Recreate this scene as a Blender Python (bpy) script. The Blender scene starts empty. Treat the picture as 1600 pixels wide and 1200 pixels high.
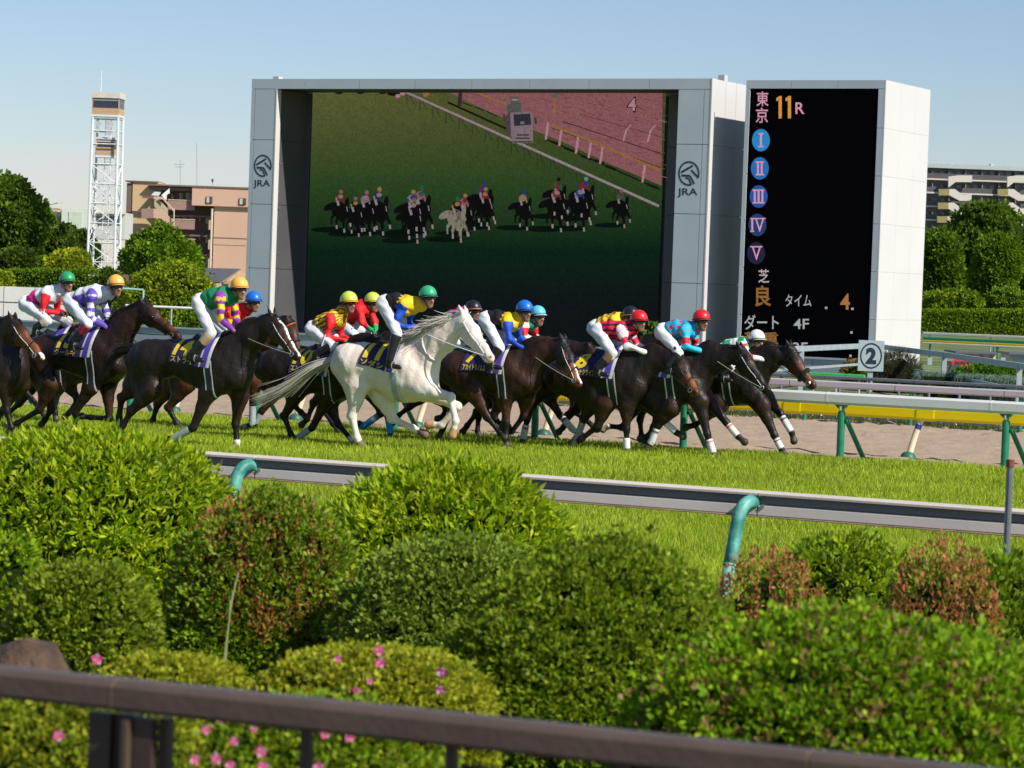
import bpy, math, random
import numpy as np
import openvdb as vdb

SC = bpy.context.scene
COL = SC.collection
rng = np.random.default_rng(7)
random.seed(7)

# ---------------------------------------------------------------- camera
F, H = 4500.0, 2.35                       # focal length in photo pixels, eye height above the turf
_p, _r = math.atan(159 / F), math.atan(.036)
FW = np.array([0, math.cos(_p), -math.sin(_p)])
_u = np.array([0, math.sin(_p), math.cos(_p)])
_x = np.array([1., 0, 0])
RT = _x * math.cos(_r) + _u * math.sin(_r)
UP = _u * math.cos(_r) - _x * math.sin(_r)
CAM = np.array([0, 0, H])
from mathutils import Matrix, Vector
cd = bpy.data.cameras.new('camera')
cam = bpy.data.objects.new('camera', cd)
COL.objects.link(cam)
cd.sensor_width = 36; cd.lens = F / 1600 * 36
cd.clip_start = .5; cd.clip_end = 3000
cd.dof.use_dof = True; cd.dof.focus_distance = 41; cd.dof.aperture_fstop = 9.5
m = Matrix.Identity(4)
for i in range(3):
    m[i][0] = RT[i]; m[i][1] = UP[i]; m[i][2] = -FW[i]; m[i][3] = CAM[i]
cam.matrix_world = m
SC.camera = cam
# ---------------------------------------------------------------- sky, sun, exposure
SUN_EL, SUN_AZ = math.radians(40), math.atan2(.782, -.623)
w = bpy.data.worlds.new('World'); SC.world = w; w.use_nodes = True
nt = w.node_tree
sky = nt.nodes.new('ShaderNodeTexSky'); sky.sky_type = 'NISHITA'; sky.sun_disc = False
sky.sun_elevation = SUN_EL; sky.sun_rotation = SUN_AZ
sky.air_density = 1.0; sky.dust_density = .2; sky.ozone_density = 5.0; sky.altitude = 0
bg = nt.nodes['Background']; bg.inputs[1].default_value = .084
# a few faint, low clouds in the sky itself
tcw = nt.nodes.new('ShaderNodeTexCoord'); mpw = nt.nodes.new('ShaderNodeMapping'); mpw.inputs['Scale'].default_value = (1, 1, 4.5)
nzw = nt.nodes.new('ShaderNodeTexNoise'); nzw.inputs['Scale'].default_value = 9; nzw.inputs['Detail'].default_value = 6
nt.links.new(tcw.outputs['Generated'], mpw.inputs[0]); nt.links.new(mpw.outputs[0], nzw.inputs['Vector'])
rw = nt.nodes.new('ShaderNodeMapRange'); rw.inputs[1].default_value = .50; rw.inputs[2].default_value = .68; rw.inputs[4].default_value = .55
nt.links.new(nzw.outputs[0], rw.inputs[0])
sxw = nt.nodes.new('ShaderNodeSeparateXYZ'); nt.links.new(tcw.outputs['Generated'], sxw.inputs[0])
r2w = nt.nodes.new('ShaderNodeMapRange'); r2w.inputs[1].default_value = .028; r2w.inputs[2].default_value = .050; r2w.inputs[3].default_value = 1; r2w.inputs[4].default_value = 0
nt.links.new(sxw.outputs[2], r2w.inputs[0])
mw = nt.nodes.new('ShaderNodeMath'); mw.operation = 'MULTIPLY'; nt.links.new(rw.outputs[0], mw.inputs[0]); nt.links.new(r2w.outputs[0], mw.inputs[1])
mxw = nt.nodes.new('ShaderNodeMix'); mxw.data_type = 'RGBA'; nt.links.new(mw.outputs[0], mxw.inputs[0]); nt.links.new(sky.outputs[0], mxw.inputs[6]); mxw.inputs[7].default_value = (7.2, 6.6, 7.0, 1)
tnt = nt.nodes.new('ShaderNodeVectorMath'); tnt.operation = 'MULTIPLY'; tnt.inputs[1].default_value = (1.04, .985, 1.03)
nt.links.new(mxw.outputs[2], tnt.inputs[0]); nt.links.new(tnt.outputs[0], bg.inputs[0])
sl = bpy.data.lights.new('sun', 'SUN'); sl.energy = 4.9; sl.angle = math.radians(.5); sl.color = (1, .93, .82)
so = bpy.data.objects.new('sun', sl); COL.objects.link(so)
sd = Vector((math.sin(SUN_AZ) * math.cos(SUN_EL), math.cos(SUN_AZ) * math.cos(SUN_EL), math.sin(SUN_EL)))
so.rotation_euler = sd.to_track_quat('Z', 'Y').to_euler()
SC.view_settings.view_transform = 'Standard'; SC.view_settings.look = 'None'
SC.view_settings.exposure = .34; SC.view_settings.gamma = 1
SC.view_settings.use_curve_mapping = False
try:
    SC.cycles.max_bounces = 6; SC.cycles.transparent_max_bounces = 8
except Exception: pass

# ---------------------------------------------------------------- where a line of sight meets the place
def ray(px, py): return FW * F + RT * (px - 800) + UP * (600 - py)
def gnd(px, py, z=0.):
    d = ray(px, py); return CAM + d * ((z - H) / d[2])
def atY(px, py, Y):
    d = ray(px, py); return CAM + d * (Y / d[1])
def pln(px, py, O, n):
    d = ray(px, py); return CAM + d * (np.dot(np.asarray(O) - CAM, n) / np.dot(d, n))
T = np.array([.8862, -.4633, 0.]); A = np.array([.4633, .8862, 0.]); ZZ = np.array([0, 0, 1.])   # along the track; away across it
def V(*a): return np.array(a, float)
def lin(c):
    if isinstance(c, str):
        c = [int(c[i:i + 2], 16) / 255 for i in (0, 2, 4)]
        return tuple(((v + .055) / 1.055) ** 2.4 if v > .04045 else v / 12.92 for v in c)
    return tuple(c)

# ---------------------------------------------------------------- materials
MATS = {}
def mat(name, color=(.5, .5, .5), rough=.6, metal=0., var=.12, scale=3., bump=0., bscale=40., attr=False,
        transl=0., emit=0., spec=.5, color2=None, coat=0., stripes=None):
    if name in MATS: return MATS[name]
    M = bpy.data.materials.new(name); M.use_nodes = True
    n = M.node_tree; N = n.nodes; Lk = n.links
    b = N['Principled BSDF']; out = N['Material Output']
    b.inputs['Roughness'].default_value = rough; b.inputs['Metallic'].default_value = metal
    b.inputs['Specular IOR Level'].default_value = spec
    if coat: b.inputs['Coat Weight'].default_value = coat; b.inputs['Coat Roughness'].default_value = .15
    tc = N.new('ShaderNodeTexCoord')
    nz = N.new('ShaderNodeTexNoise'); nz.inputs['Scale'].default_value = scale; nz.inputs['Detail'].default_value = 5
    Lk.new(tc.outputs['Object'], nz.inputs['Vector'])
    if attr:
        src = N.new('ShaderNodeAttribute'); src.attribute_name = 'Col'; cs = src.outputs['Color']
    else:
        src = N.new('ShaderNodeRGB'); src.outputs[0].default_value = (*lin(color), 1); cs = src.outputs[0]
    if color2 is not None:
        rp = N.new('ShaderNodeMix'); rp.data_type = 'RGBA'
        mr0 = N.new('ShaderNodeMapRange'); mr0.inputs[1].default_value = .38; mr0.inputs[2].default_value = .62
        Lk.new(nz.outputs[0], mr0.inputs[0]); Lk.new(mr0.outputs[0], rp.inputs[0])
        Lk.new(cs, rp.inputs[6]); rp.inputs[7].default_value = (*lin(color2), 1); cs = rp.outputs[2]
    mr = N.new('ShaderNodeMapRange'); mr.inputs[1].default_value = .25; mr.inputs[2].default_value = .75
    mr.inputs[3].default_value = 1 - var; mr.inputs[4].default_value = 1 + var
    Lk.new(nz.outputs[0], mr.inputs[0])
    mx = N.new('ShaderNodeVectorMath'); mx.operation = 'SCALE'
    Lk.new(cs, mx.inputs[0]); Lk.new(mr.outputs[0], mx.inputs['Scale'])
    if emit:
        m5 = N.new('ShaderNodeVectorMath'); m5.operation = 'SCALE'; m5.inputs['Scale'].default_value = .15; Lk.new(mx.outputs[0], m5.inputs[0]); Lk.new(m5.outputs[0], b.inputs['Base Color'])
    else: Lk.new(mx.outputs[0], b.inputs['Base Color'])
    if emit:
        Lk.new(mx.outputs[0], b.inputs['Emission Color']); b.inputs['Emission Strength'].default_value = emit
    if bump:
        n2 = N.new('ShaderNodeTexNoise'); n2.inputs['Scale'].default_value = bscale; n2.inputs['Detail'].default_value = 3
        Lk.new(tc.outputs['Object'], n2.inputs['Vector'])
        bp_ = N.new('ShaderNodeBump'); bp_.inputs['Strength'].default_value = bump; bp_.inputs['Distance'].default_value = .02
        Lk.new(n2.outputs[0], bp_.inputs['Height']); Lk.new(bp_.outputs[0], b.inputs['Normal'])
    if transl:
        tr = N.new('ShaderNodeBsdfTranslucent'); Lk.new(mx.outputs[0], tr.inputs[0])
        ms = N.new('ShaderNodeMixShader'); ms.inputs[0].default_value = transl
        Lk.new(b.outputs[0], ms.inputs[1]); Lk.new(tr.outputs[0], ms.inputs[2]); Lk.new(ms.outputs[0], out.inputs[0])
    MATS[name] = M
    return M

# ---------------------------------------------------------------- objects
def tag(o, label=None, cat=None, group=None, kind=None):
    if label: o['label'] = label
    if cat: o['category'] = cat
    if group: o['group'] = group
    if kind: o['kind'] = kind
    return o
def thing(name, loc, label, cat, group=None, rot=0.):
    o = bpy.data.objects.new(name, None); COL.objects.link(o)
    o.location = loc; o.rotation_euler = (0, 0, rot); o.empty_display_size = .2
    o['_r'] = 0
    del o['_r']
    return tag(o, label, cat, group)
def mkmesh(name, Vs, Fs, col=None, smooth=False, facecol=None):
    """Vs (n,3); Fs ndarray (m,k) or list of index lists; col per vertex, facecol per face"""
    me = bpy.data.meshes.new(name)
    Vs = np.asarray(Vs, np.float32)
    if isinstance(Fs, np.ndarray):
        k = Fs.shape[1]; flat = Fs.astype(np.int32).ravel(); tot = np.full(len(Fs), k, np.int32)
    else:
        flat = np.fromiter((i for f in Fs for i in f), np.int32); tot = np.array([len(f) for f in Fs], np.int32)
    st = np.concatenate([[0], np.cumsum(tot)[:-1]]).astype(np.int32)
    me.vertices.add(len(Vs)); me.vertices.foreach_set('co', Vs.ravel())
    me.loops.add(len(flat)); me.loops.foreach_set('vertex_index', flat)
    me.polygons.add(len(tot)); me.polygons.foreach_set('loop_start', st)
    me.update(calc_edges=True)
    me.polygons.foreach_set('use_smooth', np.full(len(tot), bool(smooth)))
    if col is not None:
        c = np.ones((len(Vs), 4), np.float32); c[:, :3] = col
        a = me.color_attributes.new('Col', 'FLOAT_COLOR', 'POINT'); a.data.foreach_set('color', c.ravel())
    elif facecol is not None:
        fc = np.ones((len(tot), 4), np.float32); fc[:, :3] = facecol
        c = np.repeat(fc, tot, 0)
        a = me.color_attributes.new('Col', 'FLOAT_COLOR', 'CORNER'); a.data.foreach_set('color', c.ravel())
    me.validate()
    return me
def obj(name, me, m, parent=None, loc=None, rot=None):
    if isinstance(me, MB): me = me.mesh(name)
    if m is not None and not me.materials: me.materials.append(m)
    o = bpy.data.objects.new(name, me); COL.objects.link(o)
    if parent is not None: o.parent = parent
    if loc is not None: o.location = loc
    if rot is not None: o.rotation_euler = rot
    return o
class MB:
    def __init__(s): s.v = []; s.f = []; s.c = []; s.n = 0
    def add(s, v, f, c=None):
        v = np.asarray(v, float); s.v.append(v)
        s.f += [[i + s.n for i in q] for q in f]; s.n += len(v)
        s.c.append(np.tile(lin(c), (len(v), 1)) if c is not None and np.ndim(c) <= 1 else (c if c is not None else np.zeros((len(v), 3))))
        s.hc = getattr(s, 'hc', False) or c is not None
        return s
    def box(s, c, size, ax=None, col=None):
        """centre, full size along axes ax (3 rows)"""
        ax = np.eye(3) if ax is None else np.asarray(ax, float)
        h = np.asarray(size, float) / 2; v = []
        for i in (-1, 1):
            for j in (-1, 1):
                for k in (-1, 1):
                    v.append(np.asarray(c) + ax[0] * i * h[0] + ax[1] * j * h[1] + ax[2] * k * h[2])
        return s.add(v, [(0, 1, 3, 2), (4, 6, 7, 5), (0, 4, 5, 1), (2, 3, 7, 6), (0, 2, 6, 4), (1, 5, 7, 3)], col)
    def bar(s, a, b, w, h=None, col=None, up=ZZ):
        a = np.asarray(a, float); b = np.asarray(b, float); d = b - a; L = np.linalg.norm(d); d = d / L
        sd_ = np.cross(d, up)
        if np.linalg.norm(sd_) < 1e-6: sd_ = np.cross(d, V(1, 0, 0))
        sd_ /= np.linalg.norm(sd_); u = np.cross(sd_, d)
        return s.box((a + b) / 2, (L, w, h or w), (d, sd_, u), col)
    def tube(s, pts, r, n=8, col=None, cap=True):
        pts = np.asarray(pts, float); m_ = len(pts)
        r = np.full(m_, r) if np.ndim(r) == 0 else np.asarray(r, float)
        t = np.gradient(pts, axis=0); t /= np.linalg.norm(t, axis=1)[:, None] + 1e-12
        ref = V(0, 0, 1) if abs(t[0][2]) < .9 else V(0, 1, 0)
        v = []
        for i in range(m_):
            a1 = np.cross(t[i], ref); a1 /= np.linalg.norm(a1) + 1e-12; a2 = np.cross(a1, t[i]); ref = a2
            for k in range(n):
                an = 2 * math.pi * k / n
                v.append(pts[i] + r[i] * (a1 * math.cos(an) + a2 * math.sin(an)))
        f = [(i * n + k, i * n + (k + 1) % n, (i + 1) * n + (k + 1) % n, (i + 1) * n + k) for i in range(m_ - 1) for k in range(n)]
        if cap: f += [tuple(range(n))[::-1], tuple((m_ - 1) * n + k for k in range(n))]
        return s.add(v, f, col)
    def prism(s, prof, O, ax_u, ax_v, ax_w, length, col=None):
        """closed 2D profile in (u, v), swept length along w from O"""
        O = np.asarray(O, float); n = len(prof)
        a = [O + ax_u * p[0] + ax_v * p[1] for p in prof]; b = [q + ax_w * length for q in a]
        f = [(i, (i + 1) % n, n + (i + 1) % n, n + i) for i in range(n)] + [tuple(range(n))[::-1], tuple(range(n, 2 * n))]
        return s.add(a + b, f, col)
    def lathe(s, prof, O, n=16, col=None, sc=(1, 1)):
        v = []; m_ = len(prof)
        for (r_, z_) in prof:
            for k in range(n):
                an = 2 * math.pi * k / n; v.append((O[0] + r_ * sc[0] * math.cos(an), O[1] + r_ * sc[1] * math.sin(an), O[2] + z_))
        f = [(i * n + k, i * n + (k + 1) % n, (i + 1) * n + (k + 1) % n, (i + 1) * n + k) for i in range(m_ - 1) for k in range(n)]
        return s.add(v, f, col)
    def mesh(s, name, smooth=False):
        me = mkmesh(name, np.concatenate(s.v), s.f, np.concatenate(s.c) if getattr(s, 'hc', False) else None)
        return me
def smooth(o, on=True):
    me = o.data; me.polygons.foreach_set('use_smooth', np.full(len(me.polygons), on)); return o
def bez(p0, p1, p2, n=9):
    t = np.linspace(0, 1, n)[:, None]
    return (1 - t) ** 2 * np.asarray(p0, float) + 2 * t * (1 - t) * np.asarray(p1, float) + t * t * np.asarray(p2, float)

# ---------------------------------------------------------------- lettering (outlines from Blender's own font)
def text2d(body, bold=0., dens=0):
    c = bpy.data.curves.new('t', 'FONT'); c.body = body; c.size = 1; c.offset = bold; c.resolution_u = 3
    o = bpy.data.objects.new('t', c); COL.objects.link(o)
    dg = bpy.context.evaluated_depsgraph_get(); me = bpy.data.meshes.new_from_object(o.evaluated_get(dg))
    bpy.data.objects.remove(o); bpy.data.curves.remove(c)
    if dens:
        import bmesh
        bm = bmesh.new(); bm.from_mesh(me)
        bmesh.ops.triangulate(bm, faces=bm.faces)
        for _ in range(3):
            e = [e for e in bm.edges if e.calc_length() > dens]
            if not e: break
            bmesh.ops.subdivide_edges(bm, edges=e, cuts=1)
            bmesh.ops.triangulate(bm, faces=bm.faces)
        bm.to_mesh(me); bm.free()
    v = np.array([q.co[:] for q in me.vertices])[:, :2]; f = [list(p.vertices) for p in me.polygons]
    bpy.data.meshes.remove(me)
    v = v - v.min(0)
    return v, f
TXT = {}
for t_, b_, d_ in [('JRA', .012, 0), ('2', .055, 0), ('東', .01, 0), ('京', .01, 0), ('11', .02, 0), ('R', .01, 0),
                   ('I', .0, 0), ('V', .0, 0), ('芝', .01, 0), ('良', .02, 0), ('タイム', .005, 0), ('4', .02, 0), ('ダート', .01, 0), ('4F', .01, 0),
                   ('3F', .01, 0), ('重', .02, 0), ('稍', .02, 0)]:
    TXT[t_] = text2d(t_, b_, d_)
for t_ in ['13', '14', '11', '7', '10', '8', '6', '5', '9', 'ソダシ', 'ストライ', 'クールキ', 'エンスージ', 'アカイトリノムス', 'ククナクライア', 'ハギノ', 'ナ']:
    TXT['n' + t_] = text2d(t_, .045 if t_.isdigit() else .015, .12 if t_.isdigit() else .5)
# ================================================================ the setting
def sheet(name, pts, z, m, sub=None):
    me = mkmesh(name, [(p[0], p[1], z) for p in pts], [list(range(len(pts)))])
    return tag(obj(name, me, m), kind='structure')
FR = gnd(1314, 718)                       # foot of the inner (far) rail
def along(P, a): return np.asarray(P) + T * a
def strip(name, d0, d1, z, m, L0=-220, L1=120):
    """sheet parallel to the track between distances d0 and d1 behind the far rail"""
    P = [FR + A * d0 + T * L0, FR + A * d0 + T * L1, FR + A * d1 + T * L1, FR + A * d1 + T * L0]
    return sheet(name, P, z, m)
M_inf = mat('infield_grass', (.085, .13, .03), .9, var=.35, scale=.35, color2=(.13, .16, .05), bump=.6, bscale=9)
M_turf = mat('turf_soil', (.13, .20, .02), .95, var=.3, scale=1.2, bump=.5, bscale=30)
M_dirt = mat('dirt_sand', (.40, .305, .215), .95, var=.2, scale=1.3, color2=(.30, .225, .155), bump=1.0, bscale=7)
sheet('ground', [(-1500, -60), (1500, -60), (1500, 2600), (-1500, 2600)], -.06, M_inf)
# turf course and dirt course
NR = gnd(1314, 776.3, .95); NR[2] = 0     # foot line of the near (outer) rail
dn = float(np.dot(NR - FR, A))
strip('turf_course', dn - .6, .1, -.02, M_turf, -60, 40)
# dirt: a fine relief sheet with harrow ripples and hoof scuffs
def dirt():
    na, nb = 270, 120
    s_ = np.linspace(-34, 12, na); d_ = np.linspace(.1, 11.6, nb)
    S, D = np.meshgrid(s_, d_, indexing='ij')
    n1 = rng.normal(0, 1, (na, nb)); k = np.ones(5) / 5
    n2 = np.apply_along_axis(lambda x: np.convolve(x, np.ones(9) / 9, 'same'), 0, n1)
    n3 = np.apply_along_axis(lambda x: np.convolve(x, k, 'same'), 1, n2)
    Zv = .012 * np.sin(D * 2 * math.pi / .55 + n3 * 3) + .05 * n3 + .018 * n1
    P = FR[None, None, :] + A * D[..., None] + T * S[..., None]; P[..., 2] = .0 + Zv
    idx = np.arange(na * nb).reshape(na, nb)
    Fq = np.stack([idx[:-1, :-1], idx[1:, :-1], idx[1:, 1:], idx[:-1, 1:]], -1).reshape(-1, 4)
    return tag(obj('dirt_course', mkmesh('dirt_course', P.reshape(-1, 3), Fq, smooth=True), M_dirt), kind='structure')
dirt()
strip('dirt_far', .1, 11.5, -.045, M_dirt, -220, 120)

# planted bank on the near side (mulch)
M_soil = mat('bank_soil', (.035, .026, .018), .95, var=.4, scale=5, bump=1, bscale=25)
def bank_z(x, y):
    d = np.dot(np.array([x, y, 0]) - NR, A)          # 0 at near rail, negative toward camera
    t = np.clip((-d - .7) / 13., 0, 1); return .0 + .78 * t ** .8
def bank():
    s_ = np.linspace(-16, 18, 60); d_ = np.linspace(-.5, -19.5, 50)
    Vv = []
    for a in s_:
        for b in d_:
            P = NR + T * a + A * b; Vv.append((P[0], P[1], bank_z(P[0], P[1]) + rng.normal(0, .012) - .02))
    n = len(d_); idx = np.arange(len(Vv)).reshape(len(s_), n)
    Fq = np.stack([idx[:-1, :-1], idx[:-1, 1:], idx[1:, 1:], idx[1:, :-1]], -1).reshape(-1, 4)
    tag(obj('planted_bank', mkmesh('planted_bank', Vv, Fq, smooth=True), M_soil), kind='structure')
bank()

# ---------------------------------------------------------------- turf blades
def blades(name, P, h, wd, cols, m, lean=.35):
    n = len(P); a = rng.uniform(0, 2 * math.pi, n); hh = h * rng.uniform(.55, 1.15, n); ww = wd * rng.uniform(.7, 1.3, n)
    wx, wy = np.cos(a) * ww, np.sin(a) * ww
    lx, ly = rng.normal(0, lean, n) * hh, rng.normal(0, lean, n) * hh
    Vv = np.zeros((n, 3, 3))
    Vv[:, 0] = P - np.stack([wx, wy, 0 * wx], 1); Vv[:, 1] = P + np.stack([wx, wy, 0 * wx], 1)
    Vv[:, 2] = P + np.stack([lx, ly, hh], 1)
    Fq = np.arange(3 * n).reshape(n, 3)
    c = np.array(cols)[rng.integers(0, len(cols), n)] * rng.uniform(.75, 1.25, (n, 1))
    return mkmesh(name, Vv.reshape(-1, 3), Fq, np.repeat(c, 3, 0))
M_grass = mat('grass_blades', attr=True, rough=.5, var=.22, scale=.35, transl=.5, spec=.2)
def turf():
    pts = []
    for (Y0, Y1, dens) in [(15.5, 22, 2100), (22, 30, 1350), (30, 37, 950), (37, 52, 800)]:
        hw = .5 * 1600 / F
        n = int((Y1 - Y0) * 2 * ((Y0 + Y1) / 2 * hw + 2.6) * dens)
        Y = rng.uniform(Y0, Y1, n); X = rng.uniform(-1, 1, n) * (Y * hw + 2.6)
        P = np.stack([X, Y, 0 * X], 1)
        d = (P - FR) @ A
        # ragged far edge
        P = P[(d < .12 + rng.normal(0, .06, n)) & (d > dn - .8)]
        pts.append(P)
    P = np.concatenate(pts)
    g = np.array([(.40, .52, .03), (.31, .44, .025), (.46, .57, .04), (.24, .35, .02), (.52, .58, .08)])
    # tufts: pull blades toward clump centres
    P[:, :2] += .02 * np.sin(P[:, 1::-1] * 23)
    hvar = .085 + .03 * np.sin(P[:, 0] * 1.7 + P[:, 1] * .9) * np.sin(P[:, 1] * 1.3 - P[:, 0])
    far = np.clip((P[:, 1] - 18) / 25, 0, 1)
    me = blades('turf_grass', P, hvar, .0048 + .0045 * far, g, M_grass)
    o = obj('turf_grass', me, M_grass); tag(o, 'bright green turf grass of the course under the galloping horses', 'grass', kind='stuff')
    # weeds and grass on the strip behind the dirt course
    n = 60000
    s_ = rng.uniform(-32, 9, n); d_ = rng.uniform(10.7, 15.5, n); keep = d_ > 10.9 + .5 * rng.random(n)
    P = (FR + A * d_[:, None] + T * s_[:, None])[keep]; P[:, 2] = -.03
    me = blades('verge_grass', P, .16, .012, [(.10, .16, .03), (.14, .19, .04), (.07, .12, .02), (.2, .2, .07)], M_grass)
    o = obj('verge_grass', me, M_grass); tag(o, 'ragged verge grass beyond the sandy dirt course', 'grass', kind='stuff')
    n = 800
    s_ = rng.uniform(-8, 8, n); d_ = rng.normal(11.9, .35, n)
    P = FR + A * d_[:, None] + T * s_[:, None]; P[:, 2] = rng.uniform(.06, .2, n)
    cl = np.array([(.8, .8, .7), (.75, .62, .1), (.75, .75, .7), (.6, .15, .05)])[rng.integers(0, 4, n)]
    a = rng.normal(0, .016, (n, 4, 3)); Vv = P[:, None, :] + a
    o = obj('verge_flowers', mkmesh('verge_flowers', Vv.reshape(-1, 3), np.arange(4 * n).reshape(n, 4), np.repeat(cl, 4, 0)), mat('petals', attr=True, rough=.6, var=.1, transl=.3))
    tag(o, 'small white and yellow flowers scattered in the verge behind the dirt course', 'flowers', kind='stuff')
turf()

# ================================================================ rails
M_alu = mat('rail_aluminium', (.60, .54, .47), .55, .0, var=.10, scale=1.5, bump=.05)
M_aluD = mat('rail_recess_grey', (.21, .18, .15), .6, .0, var=.15, scale=2)
M_rust = mat('rail_edge_stain', (.38, .26, .18), .6, .3, var=.3, scale=5)
M_teal = mat('post_teal_paint', (.03, .24, .19), .5, var=.3, scale=9, color2=(.12, .36, .31), bump=.15, bscale=50)
M_green = mat('post_green_paint', (.015, .20, .105), .4, var=.2, scale=6, bump=.05)
M_white = mat('rail_white_plastic', (.74, .73, .74), .4, var=.06, scale=1.2)
M_yel = mat('rail_yellow_plastic', (.97, .72, .0), .38, var=.08, scale=1.2)
M_cream = mat('post_cream_plastic', (.70, .62, .42), .5, var=.1, scale=5)
M_blue = mat('band_blue', (.02, .05, .35), .5)
M_dkm = mat('dark_galvanised', (.19, .20, .23), .5, .2, var=.2, scale=4)
M_galv = mat('fence_grey_paint', (.33, .39, .42), .5, .1, var=.12, scale=3)
M_bolt = mat('bolt_steel', (.55, .56, .56), .35, .8)

def sT(px, py, O, z=None):
    """distance along T from O of the sight line through the vertical plane O + T"""
    P = pln(px, py, O, A); return float(np.dot(P - np.asarray(O), T))
# near rail
near = thing('outer_rail', NR, 'grey aluminium rail on bent teal posts between the shrubs and the turf', 'rail')
sp = []
s0 = sT(1172, 830, NR); s1 = sT(392, 760, NR); stp = s0 - s1
prof_top = [(-.085, .925), (-.085, .94), (-.07, .952), (.05, .952), (.05, .93), (-.05, .93), (-.06, .922)]
prof_mid = [(-.052, .929), (-.035, .929), (-.03, .852), (-.066, .868), (-.064, .875)]
prof_low = [(-.062, .860), (-.072, .852), (-.080, .79), (-.075, .785), (-.05, .785), (-.05, .860)]
prof_edge = [(-.08, .783), (-.085, .777), (-.08, .772), (.04, .772), (.04, .783)]
for k in range(-2, 3):
    a0 = s0 + .08 + stp * (k - 1) + .006; a1 = a0 + stp - .012
    for nm, pr, mm in (('rail_cap', prof_top, M_alu), ('rail_web', prof_mid, M_aluD), ('rail_face', prof_low, M_alu), ('rail_edge', prof_edge, M_rust)):
        b = MB().prism(pr, T * a0, A, ZZ, T, a1 - a0); obj(nm, b, mm, near)
red_s = sT(809, 741, NR)
obj('end_cap', MB().box(T * (red_s) - A * .03 + V(0, 0, .945), (.05, .1, .03), (T, A, ZZ)), mat('cap_red', (.5, .02, .015), .5), near)
for k in range(-1, 3):
    c = T * (s0 + stp * k)
    b = MB()
    base = c - A * .50 - T * .02 + V(0, 0, -.1); knee = c - A * .17 + V(0, 0, .80)
    pts = np.concatenate([np.linspace(base, c - A * .21 - T * .01 + V(0, 0, .72), 7)[:-1], bez(c - A * .21 - T * .01 + V(0, 0, .72), c - A * .175 + V(0, 0, .925), c - A * .03 + T * .06 + V(0, 0, .865), 9)])
    b.tube(pts[4:], .048, 14); p = smooth(obj('post', b, M_teal, near))
    smooth(obj('lower_tube', MB().tube(pts[:5], .042, 14), mat('post_faded_teal', (.22, .42, .38), .5, var=.3, scale=7, color2=(.08, .34, .27)), p))
    b = MB().tube([pts[4] - (pts[4] - pts[3]) * .05, pts[4] + (pts[4] - pts[3]) * .03], .051, 14); obj('collar', b, mat('collar_pale', (.25, .42, .36), .5), p)
    b = MB().box(c - A * .055 + T * .08 + V(0, 0, .86), (.11, .012, .085), (T, A, ZZ)); obj('bracket', b, M_green, p)
    for q in (-.03, .04):
        b = MB().tube([c - A * .085 + T * (.08 + q) + V(0, 0, .85), c - A * .05 + T * (.08 + q) + V(0, 0, .85)], .014, 8); obj('bolt', b, M_bolt, p)
# thin grey marker pole at the right
P = atY(1574, 830, 17.2)
pole = thing('marker_pole', (P[0], P[1], 0), 'thin grey steel pole with a dull red top in front of the aluminium rail', 'pole')
zt = atY(1577, 718, 17.2)[2]
obj('pole_tube', MB().tube([V(0, 0, 0), V(0, 0, zt - .04)], .021, 10), mat('pole_steel', (.22, .24, .25), .4, .6, var=.2, scale=9), pole)
obj('pole_cap', MB().tube([V(0, 0, zt - .045), V(0, 0, zt)], .026, 10), mat('cap_dull_red', (.22, .05, .04), .6), pole)

# white inner rail on green A-posts
inner = thing('inner_rail', FR, 'thick white plastic rail on green posts along the inside of the turf', 'rail')
hr = .95
pr_w = [(-.07, hr - .03), (-.05, hr), (.05, hr), (.07, hr - .03), (.07, hr - .135), (.04, hr - .175), (-.045, hr - .175), (-.07, hr - .135)]
posts = [sT(x, y, FR) for x, y in ((1571, 690), (1314, 675), (1068, 672), (836, 660), (617, 650), (402, 640), (203, 630), (17, 620))]
stp2 = (posts[1] - posts[7]) / 6
allp = [posts[1] + stp2 * k for k in (3, 2)] + [posts[0]] + posts[1:] + [posts[7] - stp2 * k for k in (1, 2, 3)]
jn = sT(1294, 620, FR) - posts[1]
M_wcap = mat('rail_joint_white', (.7, .69, .68), .4)
for i, p in enumerate(allp):
    nx = allp[i - 1] if i else p + stp2
    b = MB().prism(pr_w, T * (p + jn + .008), A, ZZ, T, nx - p - .016); o = obj('rail_segment', b, M_white, inner)
    b = MB().prism([(u * 1.03, hr - .075 + (v - hr + .075) * 1.03) for u, v in pr_w], T * (p + jn - .012), A, ZZ, T, .024); obj('joint_sleeve', b, M_wcap, inner)
    c = T * p
    o = smooth(obj('post', MB().tube([c + V(0, 0, -.1), c + V(0, 0, .68)], .055, 14), M_green, inner), False)
    obj('bracket', MB().prism([(-.09, .80), (.09, .80), (.05, .755), (.025, .74), (.02, .66), (-.02, .66), (-.025, .74), (-.05, .755)], c - A * .05 - ZZ * .02, T, ZZ, A, .1), M_green, o)
    obj('bolt', MB().tube([c - A * .06 + V(0, 0, .7), c - A * .06 + V(0, 0, .76)], .018, 8), M_bolt, o)
    q = c + T * .07 + V(0, 0, .58); e = c + T * .28 + A * .3 + V(0, 0, -.05)
    obj('brace', MB().tube([q, e], .036, 10), M_green, inner)

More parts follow.
